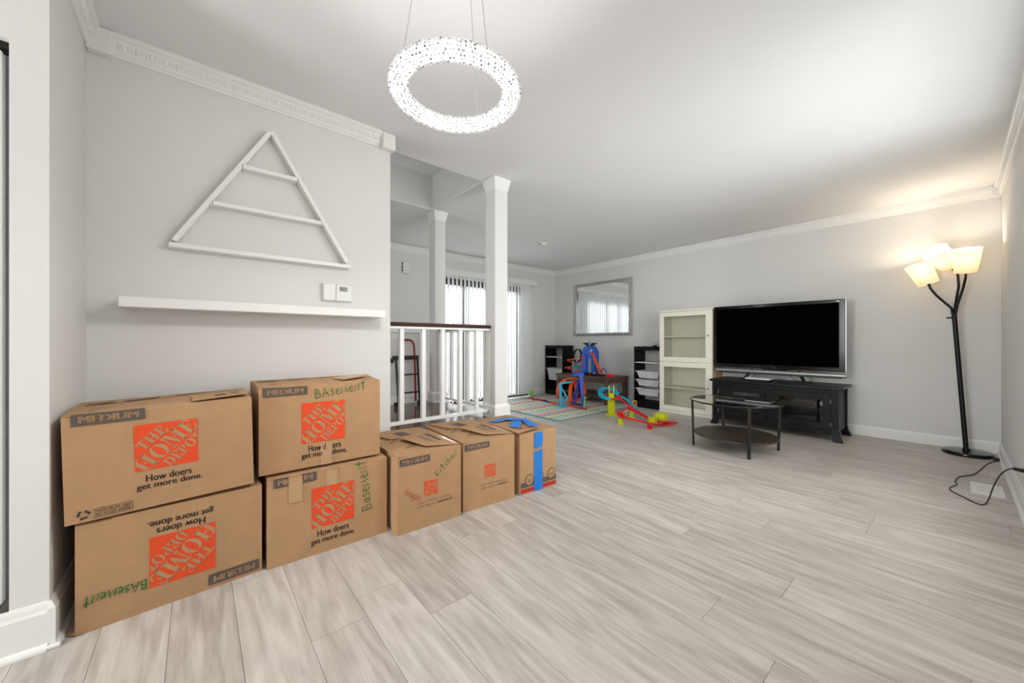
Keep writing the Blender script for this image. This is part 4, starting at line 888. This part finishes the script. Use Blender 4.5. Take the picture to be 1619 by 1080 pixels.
# ------------------------------------------------------------------ round glass coffee table
t = thing('coffee_table', 'round glass coffee table with dark lower shelf before the television', 'table', (-1.326, 3.86, 0))
part('glass_top', MB().cyl((0, 0, 0.437), (0, 0, 0.445), 0.372, n=64), TABLEGLASS, t)
part('rim', MB().tube([(0.374*math.cos(2*PI*k/64), 0.374*math.sin(2*PI*k/64), 0.440) for k in range(64)], 0.0065, 8, closed=True), DARKMETAL, t, smooth=True)
part('lower_shelf', MB().lathe((0, 0, 0.118), [(0, 0), (0.340, 0), (0.345, 0.004), (0.345, 0.012), (0.34, 0.016), (0, 0.016)], 64), SHELFBR, t)
for k in range(4):
    a = R(215.5+90*k); c, s_ = math.cos(a), math.sin(a)
    lg = part('leg', MB().hexa([(c*.357+q*-s_*.011+r*c*.008, s_*.357+q*c*.011+r*s_*.008, 0.004) for q, r in ((-1, -1), (-1, 1), (1, 1), (1, -1))], [(c*.368+q*-s_*.011+r*c*.008, s_*.368+q*c*.011+r*s_*.008, 0.436) for q, r in ((-1, -1), (-1, 1), (1, 1), (1, -1))]), DARKMETAL, t)
    part('foot_pad', MB().cyl((c*.357, s_*.357, 0), (c*.357, s_*.357, 0.005), 0.009, n=10), RUBBER, lg)

# ------------------------------------------------------------------ floor lamp with three shades
t = thing('floor_lamp', 'black floor lamp with three cream shades leaning in the corner', 'lamp', (0.078, 5.215, 0))
B0 = Vector(t.location)
part('base', MB().lathe((0, 0, 0), [(0.148, 0), (0.150, 0.004), (0.150, 0.022), (0.144, 0.030), (0.02, 0.034), (0, 0.034)], 48), BLACKGLOSS, t, smooth=True)
J = V(0.004, 5.225, 1.235)-B0; pb = V(-0.006, 0.02, 0.03)
part('pole', MB().cyl(pb, J, 0.0165, n=20), BLACKP, t, smooth=True); part('collar', MB().cyl(pb, pb+V(0, 0, .015), 0.024, n=20), BLACKP, t, smooth=True)
part('switch_knob', MB().cyl(J+V(-0.045, -0.01, -0.02), J+V(-0.01, 0, -0.02), 0.007, n=10), BLACKP, t)
def lamp_shade(c, axis, rt=0.092, rb=0.070, h=0.205, arm=None, energy=3.0):
    axis = Vector(axis).normalized(); c = Vector(c)-B0
    s_ = part('lamp_shade', MB().lathe(c, [(rb, -h/2), (rt, h/2), (rt-0.002, h/2), (rb-0.002, -h/2), (rb, -h/2)], 40, axis=axis), SHADE, t, smooth=True, label='cream fabric shade')
    # lathe closes rim loop; open ends stay open
    part('bulb', MB().lathe(c-axis*0.03, [(0.012, -0.04), (0.014, -0.02), (0.028, 0.02), (0.026, 0.04), (0.014, 0.056), (0, 0.06)], 16, axis=axis), mat('bulb_glow', (1, 0.9, 0.7, 1), 0.4, emit=(1.0, 0.76, 0.48, 1), estr=6.0, var=0.01), t, smooth=True)
    part('socket', MB().cyl(c-axis*(h/2+0.005), c-axis*0.06, 0.016, n=14), BLACKP, t)
    for k in range(3):
        q = Vector((0, 0, 1)).rotation_difference(axis) @ Vector((math.cos(2.1*k), math.sin(2.1*k), 0))
        part('shade_spoke', MB().cyl(c-axis*(h/2-0.012), c-axis*(h/2-0.012)+q*(rb-0.002), 0.0015, n=5), BLACKP, t)
    arm = [Vector(p)-B0 for p in arm]+[c-axis*(h/2+0.0)]
    part('arm', MB().tube(arm, 0.0095, 10), BLACKP, t, smooth=True)
    l = bpy.data.lights.new('lamp_bulb_light', 'POINT'); l.energy = energy; l.color = (1.0, 0.86, 0.68); l.shadow_soft_size = 0.03
    o = bpy.data.objects.new('lamp_bulb_light', l); COL.objects.link(o); o.parent = t; o.location = c+axis*0.055
lamp_shade((0.072, 5.24, 1.722), (0.02, -0.33, 0.94), arm=[(0.006, 5.225, 1.20), (0.022, 5.228, 1.33), (0.055, 5.235, 1.48), (0.068, 5.238, 1.56)])
lamp_shade((-0.185, 5.19, 1.632), (-0.34, -0.06, 0.94), arm=[(0.002, 5.225, 1.20), (-0.012, 5.22, 1.30), (-0.10, 5.20, 1.42), (-0.138, 5.195, 1.49)])
lamp_shade((-0.070, 5.26, 1.770), (-0.42, -0.60, 0.62), arm=[(0.004, 5.23, 1.20), (0.010, 5.24, 1.33), (0.030, 5.29, 1.50), (0.025, 5.34, 1.62)])
# cord on the floor with foot switch
cp = [(0.222, 5.20, 0.012), (0.245, 5.19, 0.006), (0.243, 5.13, 0.006), (0.205, 5.02, 0.004), (0.172, 4.88, 0.004), (0.130, 4.62, 0.004), (0.090, 4.42, 0.004), (0.028, 4.292, 0.004), (0.007, 4.12, 0.004), (0.015, 4.051, 0.004), (-0.018, 3.874, 0.004), (0.05, 3.735, 0.004), (0.093, 3.660, 0.004), (0.120, 3.665, 0.006), (0.140, 3.75, 0.02), (0.160, 3.80, 0.09), (0.185, 3.80, 0.17), (0.215, 3.76, 0.225), (0.250, 3.72, 0.243), (0.268, 3.68, 0.245)]
t = thing('lamp_cord', 'brown lamp cord looping across the floor to the right wall', 'cord', (0.222, 5.20, 0))
def smooth_path(pts, k=4):
    pts = [Vector(p) for p in pts]; out = []
    for i in range(len(pts)-1):
        p0, p1, p2, p3 = pts[max(i-1, 0)], pts[i], pts[i+1], pts[min(i+2, len(pts)-1)]
        for j in range(k):
            u = j/k; out.append(0.5*((2*p1)+(-p0+p2)*u+(2*p0-5*p1+4*p2-p3)*u*u+(-p0+3*p1-3*p2+p3)*u**3))
    return out+[pts[-1]]
part('cable', MB().tube(smooth_path(cp), 0.0035, 8), mat('brown_cord', srgb(44, 36, 32), 0.5, var=0.1), t, smooth=True, world=True)
part('foot_switch', MB().box(0.216, 0.250, 5.085, 5.145, 0.0005, 0.02), RUBBER, t, bevel=0.006, world=True); part('plug', MB().cyl((0.235, 3.735, 0.238), (0.268, 3.68, 0.245), 0.010, 0.012, n=12), RUBBER, t, world=True)

# floor vent
t = thing('floor_vent', 'white floor vent register near the right wall', 'vent', (0.145, 4.065, 0))
vm = MB(); vm.box(-0.07, 0.07, -0.145, -0.105, 0.0005, 0.005); vm.box(-0.07, 0.07, 0.105, 0.145, 0.0005, 0.005); vm.box(-0.07, -0.038, -0.105, 0.105, 0.0005, 0.005); vm.box(0.038, 0.07, -0.105, 0.105, 0.0005, 0.005)
part('frame', vm, PLASTICW, t); part('grille', MB().box(-0.038, 0.038, -0.105, 0.105, 0.0005, 0.002), mat('vent_grey', srgb(176, 176, 176), 0.5, var=0.03), t)
for k in range(9): part('louvre', MB().box(-0.038, 0.038, -0.098+0.0235*k, -0.090+0.0235*k, 0.002, 0.0042), PLASTICW, t)

# ------------------------------------------------------------------ play mat
def mat_pattern():
    m = bpy.data.materials.new('play_mat_print'); m.use_nodes = True; nt = m.node_tree; b = nt.nodes['Principled BSDF']; L = nt.links.new; N = nt.nodes.new
    tc = N('ShaderNodeTexCoord'); sp = N('ShaderNodeSeparateXYZ'); L(tc.outputs['Object'], sp.inputs[0])
    def mth(op, a, b_=None, c=None):
        n = N('ShaderNodeMath'); n.operation = op
        for i, v in enumerate((a, b_, c)):
            if v is None: continue
            if isinstance(v, (int, float)): n.inputs[i].default_value = v
            else: L(v, n.inputs[i])
        return n.outputs[0]
    S_ = 0.078
    px = mth('DIVIDE', sp.outputs['X'], S_); py = mth('DIVIDE', sp.outputs['Y'], S_*1.25)
    u = mth('ADD', px, py); v = mth('SUBTRACT', px, py)                       # lozenge grid
    fu = mth('FLOOR', u); fv = mth('FLOOR', v); su = mth('SUBTRACT', u, fu); sv = mth('SUBTRACT', v, fv)
    par = mth('MODULO', mth('ADD', mth('ADD', fu, fv), 400.0), 2.0)
    inside = mth('LESS_THAN', mth('MAXIMUM', mth('ABSOLUTE', mth('SUBTRACT', su, .5)), mth('ABSOLUTE', mth('SUBTRACT', sv, .5))), 0.49)
    stripe = mth('MODULO', mth('FLOOR', mth('MULTIPLY', mth('ADD', mth('ADD', fu, fv), 400.0), 0.5)), 6.0)
    cr = N('ShaderNodeValToRGB'); cr.color_ramp.interpolation = 'CONSTANT'
    cols = [srgb(196, 40, 60), srgb(60, 62, 140), srgb(236, 206, 60), srgb(110, 176, 76), srgb(90, 176, 206), srgb(240, 150, 60)]
    e = cr.color_ramp.elements; e[0].color = cols[0]; e[1].position = 1/6; e[1].color = cols[1]
    for i in range(2, 6): q = e.new(i/6); q.color = cols[i]
    L(mth('ADD', mth('DIVIDE', stripe, 6.0), 0.02), cr.inputs[0])
    mx = N('ShaderNodeMix'); mx.data_type = 'RGBA'; mx.inputs['A'].default_value = srgb(226, 228, 222)
    L(mth('MULTIPLY', inside, mth('LESS_THAN', par, 0.5)), mx.inputs['Factor']); L(cr.outputs[0], mx.inputs['B']); L(mx.outputs['Result'], b.inputs['Base Color'])
    b.inputs['Roughness'].default_value = 0.6; return m
t = thing('play_mat', 'colourful lozenge patterned foam play mat with teal edge', 'mat', (-3.945, 4.29, 0))
a, b = 0.775, 0.845
def rrect(a, b, r, n=5): return [(sx*(a-r)+r*math.cos(R(q0+90*k/n)), sy*(b-r)+r*math.sin(R(q0+90*k/n))) for sx, sy, q0 in ((1, 1, 0), (-1, 1, 90), (-1, -1, 180), (1, -1, 270)) for k in range(n+1)]
part('edge', MB().prism(rrect(a, b, 0.05), (0, 0, 0), (1, 0, 0), (0, 1, 0), (0, 0, 0.010)), mat('mat_teal', srgb(60, 160, 160), 0.6, var=0.03), t)
part('printed_top', MB().prism(rrect(a-0.014, b-0.014, 0.04), (0, 0, 0.010), (1, 0, 0), (0, 1, 0), (0, 0, 0.001)), mat_pattern(), t)
MZ = 0.011

# ------------------------------------------------------------------ brown coffee table with toys
t = thing('wooden_table', 'brown wooden table with lower shelf under the mirror', 'table', (-3.97, 5.10, 0)); tw, td = 0.545, 0.29
part('table_top', MB().box(-tw, tw, -td, td, 0.41, 0.44), BROWNW, t, bevel=0.003); lt = 0.062
for sx in (-1, 1):
    for sy in (-1, 1):
        x0, y0 = sx*(tw-0.012), sy*(td-0.012)
        part('leg', MB().box(min(x0, x0-sx*lt), max(x0, x0-sx*lt), min(y0, y0-sy*lt), max(y0, y0-sy*lt), MZ+0.0005 if sy < 0 and True else (MZ+0.0005 if (5.10+y0) < 5.13 else 0.0), 0.41), BROWNW, t, bevel=0.002)
    part('side_apron', MB().box(min(sx*(tw-.02), sx*(tw-.04)), max(sx*(tw-.02), sx*(tw-.04)), -td+.07, td-.07, 0.345, 0.41), BROWNW, t)
    part('front_apron', MB().box(-tw+.07, tw-.07, sx*(td-.03)-.01, sx*(td-.03)+.01, 0.345, 0.41), BROWNW, t)
part('lower_shelf', MB().box(-tw+.03, tw-.03, -td+.03, td-.03, 0.125, 0.147), BROWNW, t, bevel=0.002)

# toy race tower on the table
TZ = 0.44; t = thing('toy_race_tower', 'blue toy race tower with orange slide on the brown table', 'toy', (-3.94, 5.06, TZ)); O = Vector(t.location)
part('base', MB().prism(rrect(0.30, 0.12, 0.05), (-0.06, 0.0, 0), (1, 0, 0), (0, 1, 0), (0, 0, 0.022)), BLACKP, t)
bd = [(-0.145, 0.02), (-0.15, 0.30), (-0.13, 0.42), (-0.095, 0.475), (0.06, 0.48), (0.10, 0.43), (0.125, 0.33), (0.115, 0.02)]
part('tower_body', MB().prism(bd, (0, -0.06, 0), (1, 0, 0), (0, 0, 1), (0, 0.12, 0)), P_BLUE2, t, bevel=0.004)
part('front_fin', MB().prism([(-0.14, 0.03), (-0.14, 0.34), (-0.11, 0.37), (-0.045, 0.33), (-0.04, 0.05)], (0, -0.085, 0), (1, 0, 0), (0, 0, 1), (0, 0.025, 0)), P_BLUE2, t, bevel=0.003)
part('navy_back', MB().box(-0.10, 0.10, 0.06, 0.085, 0.02, 0.40), P_NAVY, t); part('grey_core', MB().prism([(0.0, 0.02), (0.055, 0.02), (0.06, 0.24), (0.04, 0.31), (0.005, 0.24)], (0, -0.070, 0), (1, 0, 0), (0, 0, 1), (0, 0.010, 0)), P_GREY, t)
for k in range(4): part('red_step', MB().box(-0.112, -0.068, -0.094, -0.084, 0.14+0.055*k, 0.165+0.055*k), P_RED, t)
for s_ in (-1, 1): part('wing', MB().prism([(s_*0.035, 0.475), (s_*0.145, 0.535), (s_*0.065, 0.54), (s_*0.02, 0.49)] if s_ < 0 else [(0.02, 0.49), (0.065, 0.54), (0.145, 0.535), (0.035, 0.475)], (-0.01, -0.03, 0), (1, 0, 0), (0, 0, 1), (0, 0.05, 0)), BLACKP, t)
part('badge_ring', MB().tube([(-0.01+0.028*math.cos(2*PI*k/20), -0.02, 0.515+0.028*math.sin(2*PI*k/20)) for k in range(20)], 0.008, 8, closed=True), P_NAVY, t, smooth=True)
part('white_badge', MB().prism([(0.03, 0.385), (0.07, 0.40), (0.085, 0.42), (0.055, 0.43), (0.04, 0.415)], (0, -0.066, 0), (1, 0, 0), (0, 0, 1), (0, 0.006, 0)), PLASTICW, t)
TRK = [(-0.026, 0), (0.026, 0), (0.026, 0.014), (0.021, 0.014), (0.021, 0.005), (-0.021, 0.005), (-0.021, 0.014), (-0.026, 0.014)]
def track(mb, pts, k=3, ups=None, sec=TRK): return mb.sweep(smooth_path(pts, k), sec)
part('orange_slide', track(MB(), [(0.04, -0.075, 0.385), (0.09, -0.08, 0.365), (0.14, -0.085, 0.28), (0.21, -0.09, 0.14), (0.265, -0.09, 0.045), (0.32, -0.09, 0.026)]), P_ORANGE, t, smooth=False)
part('launch_track', MB().beam((-0.30, -0.09, 0.027), (0.46, -0.09, 0.027), 0.06, 0.010), BLACKP, t); part('track_tip', MB().prism([(0.40, -0.125), (0.50, -0.115), (0.535, -0.09), (0.50, -0.065), (0.40, -0.055)], (0, 0, 0.002), (1, 0, 0), (0, 1, 0), (0, 0, 0.045)), P_RED, t, bevel=0.006)
part('purple_arch', MB().tube([(0.335+0.045*math.cos(R(190*k/14-5)), -0.10, 0.065+0.062*math.sin(R(190*k/14-5))) for k in range(15)], 0.009, 8), P_PURPLE, t, smooth=True)
part('grey_stand', MB().prism([(-0.42, 0.02), (-0.40, 0.24), (-0.36, 0.27), (-0.34, 0.14), (-0.22, 0.10), (-0.18, 0.20), (-0.15, 0.20), (-0.15, 0.02)], (0, -0.01, 0), (1, 0, 0), (0, 0, 1), (0, 0.05, 0)), P_GREY, t, bevel=0.003)
part('teal_panel', MB().box(-0.36, -0.18, -0.025, -0.01, 0.11, 0.15), P_TEAL, t)
part('black_loop', MB().sweep([(-0.29+0.085*math.cos(2*PI*k/28), 0.0+0.02*math.sin(2*PI*k/28), 0.31+0.115*math.sin(2*PI*k/28)) for k in range(28)], [(-0.024, -.004), (0.024, -.004), (0.024, .006), (-0.024, .006)], ups=[(math.cos(2*PI*k/28), 0, math.sin(2*PI*k/28)) for k in range(28)], closed=True), BLACKP, t)
part('upper_track', track(MB(), [(-0.14, -0.06, 0.265), (-0.24, -0.07, 0.255), (-0.36, -0.08, 0.24), (-0.43, -0.07, 0.225), (-0.47, -0.02, 0.205), (-0.44, 0.03, 0.185)]), P_ORANGE, t)
part('lower_track', track(MB(), [(-0.36, -0.05, 0.115), (-0.43, -0.09, 0.10), (-0.50, -0.06, 0.085), (-0.51, 0.0, 0.07), (-0.45, 0.04, 0.055)]), P_ORANGE, t)
part('red_car', MB().box(-0.235, -0.165, -0.13, -0.10, 0.032, 0.062), P_RED, t, bevel=0.008)
part('white_car', MB().box(0.135, 0.165, -0.115, -0.09, 0.032, 0.05), PLASTICW, t, bevel=0.006)
for k in range(3): part('track_clip', MB().box(-0.04+0.07*k, -0.015+0.07*k, -0.135, -0.12, 0.002, 0.05), BLACKP, t)

# looping track on the mat
t = thing('toy_loop_track', 'orange toy loop track with cyan and blue supports on the mat', 'toy', (-3.75, 4.30, MZ)); O = Vector(t.location)
def wp(u, v, d): return P(u, v, d)-O
ups, pts = [], []; c = P(903.5, 618.5, 5.92); ex = (RV*0.88+FV*0.47).normalized()
for k in range(31):
    a = R(-52+284*k/30); pts.append(c+ex*(0.272*math.cos(a))+Vector((0, 0, 0.208*math.sin(a)))+FV*(0.05*(k/30-.5))-O); ups.append(-(ex*math.cos(a)+Vector((0, 0, math.sin(a)))))
part('big_loop', MB().sweep(pts, [(-0.034, 0), (0.034, 0), (0.034, 0.018), (0.027, 0.018), (0.027, 0.006), (-0.027, 0.006), (-0.027, 0.018), (-0.034, 0.018)], ups=ups), P_ORANGE, t)
ups, pts = [], []; c = P(906.5, 621.5, 5.74); e2 = (RV*0.50+FV*0.87).normalized()
for k in range(37):
    a = R(-95+380*k/36); pts.append(c+e2*(0.135*math.cos(a))+Vector((0, 0, 0.186*math.sin(a)))-RV*(0.02*(k/36-.5))-O); ups.append(-(e2*math.cos(a)+Vector((0, 0, math.sin(a)))))
part('small_loop', MB().sweep(pts, TRK, ups=ups), P_ORANGE, t)
cy = MB(); f0 = wp(887, 641, 5.40)
cy.beam(wp(886.5, 642, 5.66), wp(886, 607, 5.66), 0.034, 0.028, up=FV); part('cyan_post', cy, P_CYAN, t, bevel=0.003)
part('cyan_arm', MB().tube([wp(884.5, 608, 5.66), wp(892, 606, 5.66), wp(903, 604.5, 5.68)], 0.017, 10), P_CYAN, t, smooth=True)
part('cyan_strut', MB().beam(wp(887, 613, 5.66), wp(899, 633, 5.66), 0.024, 0.02, up=FV), P_CYAN, t); part('cyan_brace', MB().beam(wp(886, 634, 5.66), wp(900, 632, 5.66), 0.024, 0.02, up=FV), P_CYAN, t)
q = wp(888, 643, 5.66); part('cyan_foot', MB().box(q.x-0.09, q.x+0.07, q.y-0.05, q.y+0.06, 0.0005, 0.024), P_CYAN, t, bevel=0.006)
bf = MB()
for (a_, b_) in (((919.5, 590), (922, 646)), ((916, 592), (905, 638)), ((907, 622), (921, 622)), ((905, 638), (924, 638))):
    pass
part('blue_post', MB().beam(wp(918, 592, 5.48), wp(922.5, 646.5, 5.44), 0.05, 0.035, up=FV), P_BLUE, t, bevel=0.003)
part('blue_rear_leg', MB().beam(wp(916, 600, 5.50), wp(906, 640, 5.62), 0.035, 0.025, up=FV), P_BLUE, t)
part('blue_crossbar', MB().beam(wp(909, 629, 5.56), wp(922, 630, 5.46), 0.022, 0.02), P_NAVY, t); part('blue_lower_bar', MB().beam(wp(906, 638.5, 5.62), wp(923, 642, 5.47), 0.04, 0.025), P_NAVY, t)
q = wp(914, 592, 5.50); part('blue_cap', MB().obox(q, RV*0.085, FV*0.03, V(0, 0, 0.026)), P_BLUE, t, bevel=0.005)
part('yellow_clip', MB().beam(wp(924.5, 628, 5.42), wp(923, 646, 5.40), 0.018, 0.014, up=FV), P_GREEN, t); part('yellow_tab', MB().beam(wp(923, 630, 5.41), wp(928, 629.5, 5.41), 0.014, 0.012), P_AMBER, t)
def gz(u, v, z=0.0006):  # point of the mat under a pixel
    d = (1.0-MZ)/((v-540.5)/FPX); p = P(u, v, d)-O; p.z = z; return p
part('right_track', track(MB(), [gz(896, 641), gz(905, 643.5), gz(916, 646), gz(926, 649)]), P_ORANGE, t)
part('red_track', track(MB(), [gz(841, 632.5), gz(849, 633), gz(857, 634)]), P_RED, t); part('navy_track', track(MB(), [gz(857, 634.5), gz(863, 635.5), gz(869, 637)]), P_NAVY, t); part('left_track', track(MB(), [gz(869, 637), gz(876, 638.5), gz(884, 641)]), P_ORANGE, t)
q = gz(842, 632)
t2 = thing('toy_bucket', 'small green toy bucket at the left corner of the mat', 'toy', (0, 0, 0)); t2.location = (q+O) + V(-0.06, 0.03, 0); t2.location.z = MZ
part('cup', MB().lathe((0, 0, 0), [(0.020, 0.06), (0.045, 0.062), (0.055, 0.135), (0.050, 0.135), (0.040, 0.068), (0.0, 0.066)], 4), P_GREEN, t2); part('stem', MB().cyl((0, 0, 0.012), (0, 0, 0.062), 0.014, n=10), P_TEAL, t2); part('foot', MB().box(-0.05, 0.05, -0.04, 0.04, 0.0005, 0.013), P_RED, t2, bevel=0.004)

# red and yellow track set on the floor
t = thing('toy_ramp_track', 'red and cyan toy ramp track with yellow pillar on the floor', 'toy', (-2.70, 4.20, 0)); O = Vector(t.location)
pil = P(966.5, 640, 5.06)-O; pil.z = 0
part('pillar', MB().box(pil.x-0.036, pil.x+0.036, pil.y-0.036, pil.y+0.036, 0.012, 0.215), P_YELLOW, t, bevel=0.004)
part('pillar_foot', MB().prism(rrect(0.075, 0.055, 0.02), (pil.x, pil.y, 0), (1, 0, 0), (0, 1, 0), (0, 0, 0.014)), P_YELLOW, t)
part('pillar_head', MB().box(pil.x-0.032, pil.x+0.032, pil.y-0.03, pil.y+0.03, 0.232, 0.30), P_YELLOW, t, bevel=0.008)
for s_ in (-1, 1): part('prong', MB().beam(pil+RV*(s_*0.028)+V(0, 0, 0.27), pil+RV*(s_*0.034)+V(0, 0, 0.405), 0.012, 0.014, up=FV), P_AMBER, t)
part('cyan_curl', track(MB(), [wp(976, 625.5, 5.08), wp(970, 619, 5.12), wp(962, 615.5, 5.22), wp(953, 617, 5.25), wp(949, 622, 5.18), wp(951, 627.5, 5.05), wp(957, 631.5, 4.98), wp(965, 633, 4.97)], k=4, sec=[(-0.03, 0), (0.03, 0), (0.034, 0.026), (0.027, 0.026), (0.024, 0.006), (-0.024, 0.006), (-0.027, 0.026), (-0.034, 0.026)]), P_CYAN, t)
part('red_junction', track(MB(), [wp(965, 633, 4.97), wp(972, 632.5, 4.99), wp(980, 632, 5.02)]), P_RED, t)
part('red_ramp', track(MB(), [wp(974, 625, 5.08), wp(984, 634, 5.04), wp(996, 645, 5.0), wp(1006, 651.5, 4.92), wp(1016, 657.5, 4.82), wp(1027, 663, 4.74), wp(1040, 665.5, 4.68)]), P_RED, t)
part('red_catcher', MB().beam(wp(994, 644, 4.97), wp(1008, 652, 4.88), 0.075, 0.03), P_RED, t, bevel=0.004)
part('cyan_slide', track(MB(), [wp(980, 628.5, 5.18), wp(988, 632, 5.18), wp(997, 639, 5.14), wp(1004, 646, 5.08)], sec=[(-0.03, 0), (0.03, 0), (0.034, 0.024), (-0.034, 0.024)]), P_CYAN, t)
ce = wp(1004.5, 645.5, 5.05); part('cyan_end', MB().cyl(ce-V(0, 0, 0.018), ce+V(0, 0, 0.018), 0.032, n=16), P_CYAN, t)
fs = wp(1003, 638.5, 5.08); part('hoop', MB().tube([fs+RV*x+V(0, 0, z) for x, z in ((-0.028, -0.03), (-0.026, 0.025), (-0.018, 0.036), (0.022, 0.036), (0.03, 0.026), (0.024, -0.03))], 0.0055, 6, closed=True), P_AMBER, t, smooth=True); part('hoop_flag', MB().obox(fs, RV*0.013, FV*0.003, V(0, 0, 0.02)), P_RED, t)
part('red_return', track(MB(), [wp(996, 648.5, 4.90), wp(988, 650, 4.78), wp(981, 652, 4.66), wp(978, 655, 4.56), wp(980, 658.5, 4.50), wp(986, 661, 4.47), wp(998, 664, 4.43), wp(1012, 667.5, 4.39), wp(1026, 671, 4.37), wp(1042, 673, 4.40), wp(1056, 671.5, 4.46), wp(1064, 669.5, 4.50)]), P_RED, t)
part('red_wall', MB().beam(wp(979, 656, 4.55), wp(986, 659, 4.47), 0.012, 0.06), P_RED, t)
part('white_trim_strip', MB().beam(wp(981, 652, 4.62), wp(994, 649, 4.80), 0.006, 0.008), PLASTICW, t)
for (u, v0, v1, d) in ((981, 662, 671.2, 4.51), (998.5, 652, 660.8, 4.89)):
    b_ = wp(u, v1, d); b_.z = 0; a_ = wp(u, v0, d)
    part('yellow_support', MB().hexa([(b_.x-.028, b_.y-.02, 0), (b_.x+.028, b_.y-.02, 0), (b_.x+.028, b_.y+.02, 0), (b_.x-.028, b_.y+.02, 0)], [(b_.x-.018, b_.y-.014, a_.z), (b_.x+.018, b_.y-.014, a_.z), (b_.x+.018, b_.y+.014, a_.z), (b_.x-.018, b_.y+.014, a_.z)]), P_YELLOW, t)
b_ = wp(1027, 678.8, 4.26); part('red_foot', MB().hexa([(b_.x-.026, b_.y-.015, 0), (b_.x+.026, b_.y-.015, 0), (b_.x+.026, b_.y+.015, 0), (b_.x-.026, b_.y+.015, 0)], [(b_.x-.022, b_.y-.012, 0.055), (b_.x+.022, b_.y-.012, 0.055), (b_.x+.022, b_.y+.012, 0.055), (b_.x-.022, b_.y+.012, 0.055)]), P_RED, t)
h0 = wp(988, 656.5, 4.56); part('gate_hoop', MB().tube([h0+RV*x+V(0, 0, z) for x, z in ((-0.022, -0.045), (-0.012, 0.04), (0.010, 0.045), (0.018, -0.03))], 0.0055, 6), P_AMBER, t, smooth=True)
yb = wp(1030, 664.5, 4.60); part('yellow_gate', MB().obox(yb, RV*0.034, FV*0.03, V(0, 0, 0.034)), P_YELLOW, t, bevel=0.004)
yc = wp(1045, 664, 4.66); part('yellow_dome', MB().lathe(V(yc.x, yc.y, 0.03), [(0.085, 0.0), (0.088, 0.03), (0.080, 0.062), (0.06, 0.076), (0, 0.08)], 10), P_YELLOW, t)
part('amber_slot', MB().obox(wp(1037, 667, 4.46), RV*0.006, FV*0.02, V(0, 0, 0.036)), P_AMBER, t)
part('red_end_ramp', MB().beam(wp(1042, 667.5, 4.44), wp(1069, 668.5, 4.50), 0.05, 0.016), P_RED, t)
part('red_car', MB().obox(wp(1060, 671, 4.46), RV*0.03, FV*0.02, V(0, 0, 0.018)), P_RED, t, bevel=0.006)
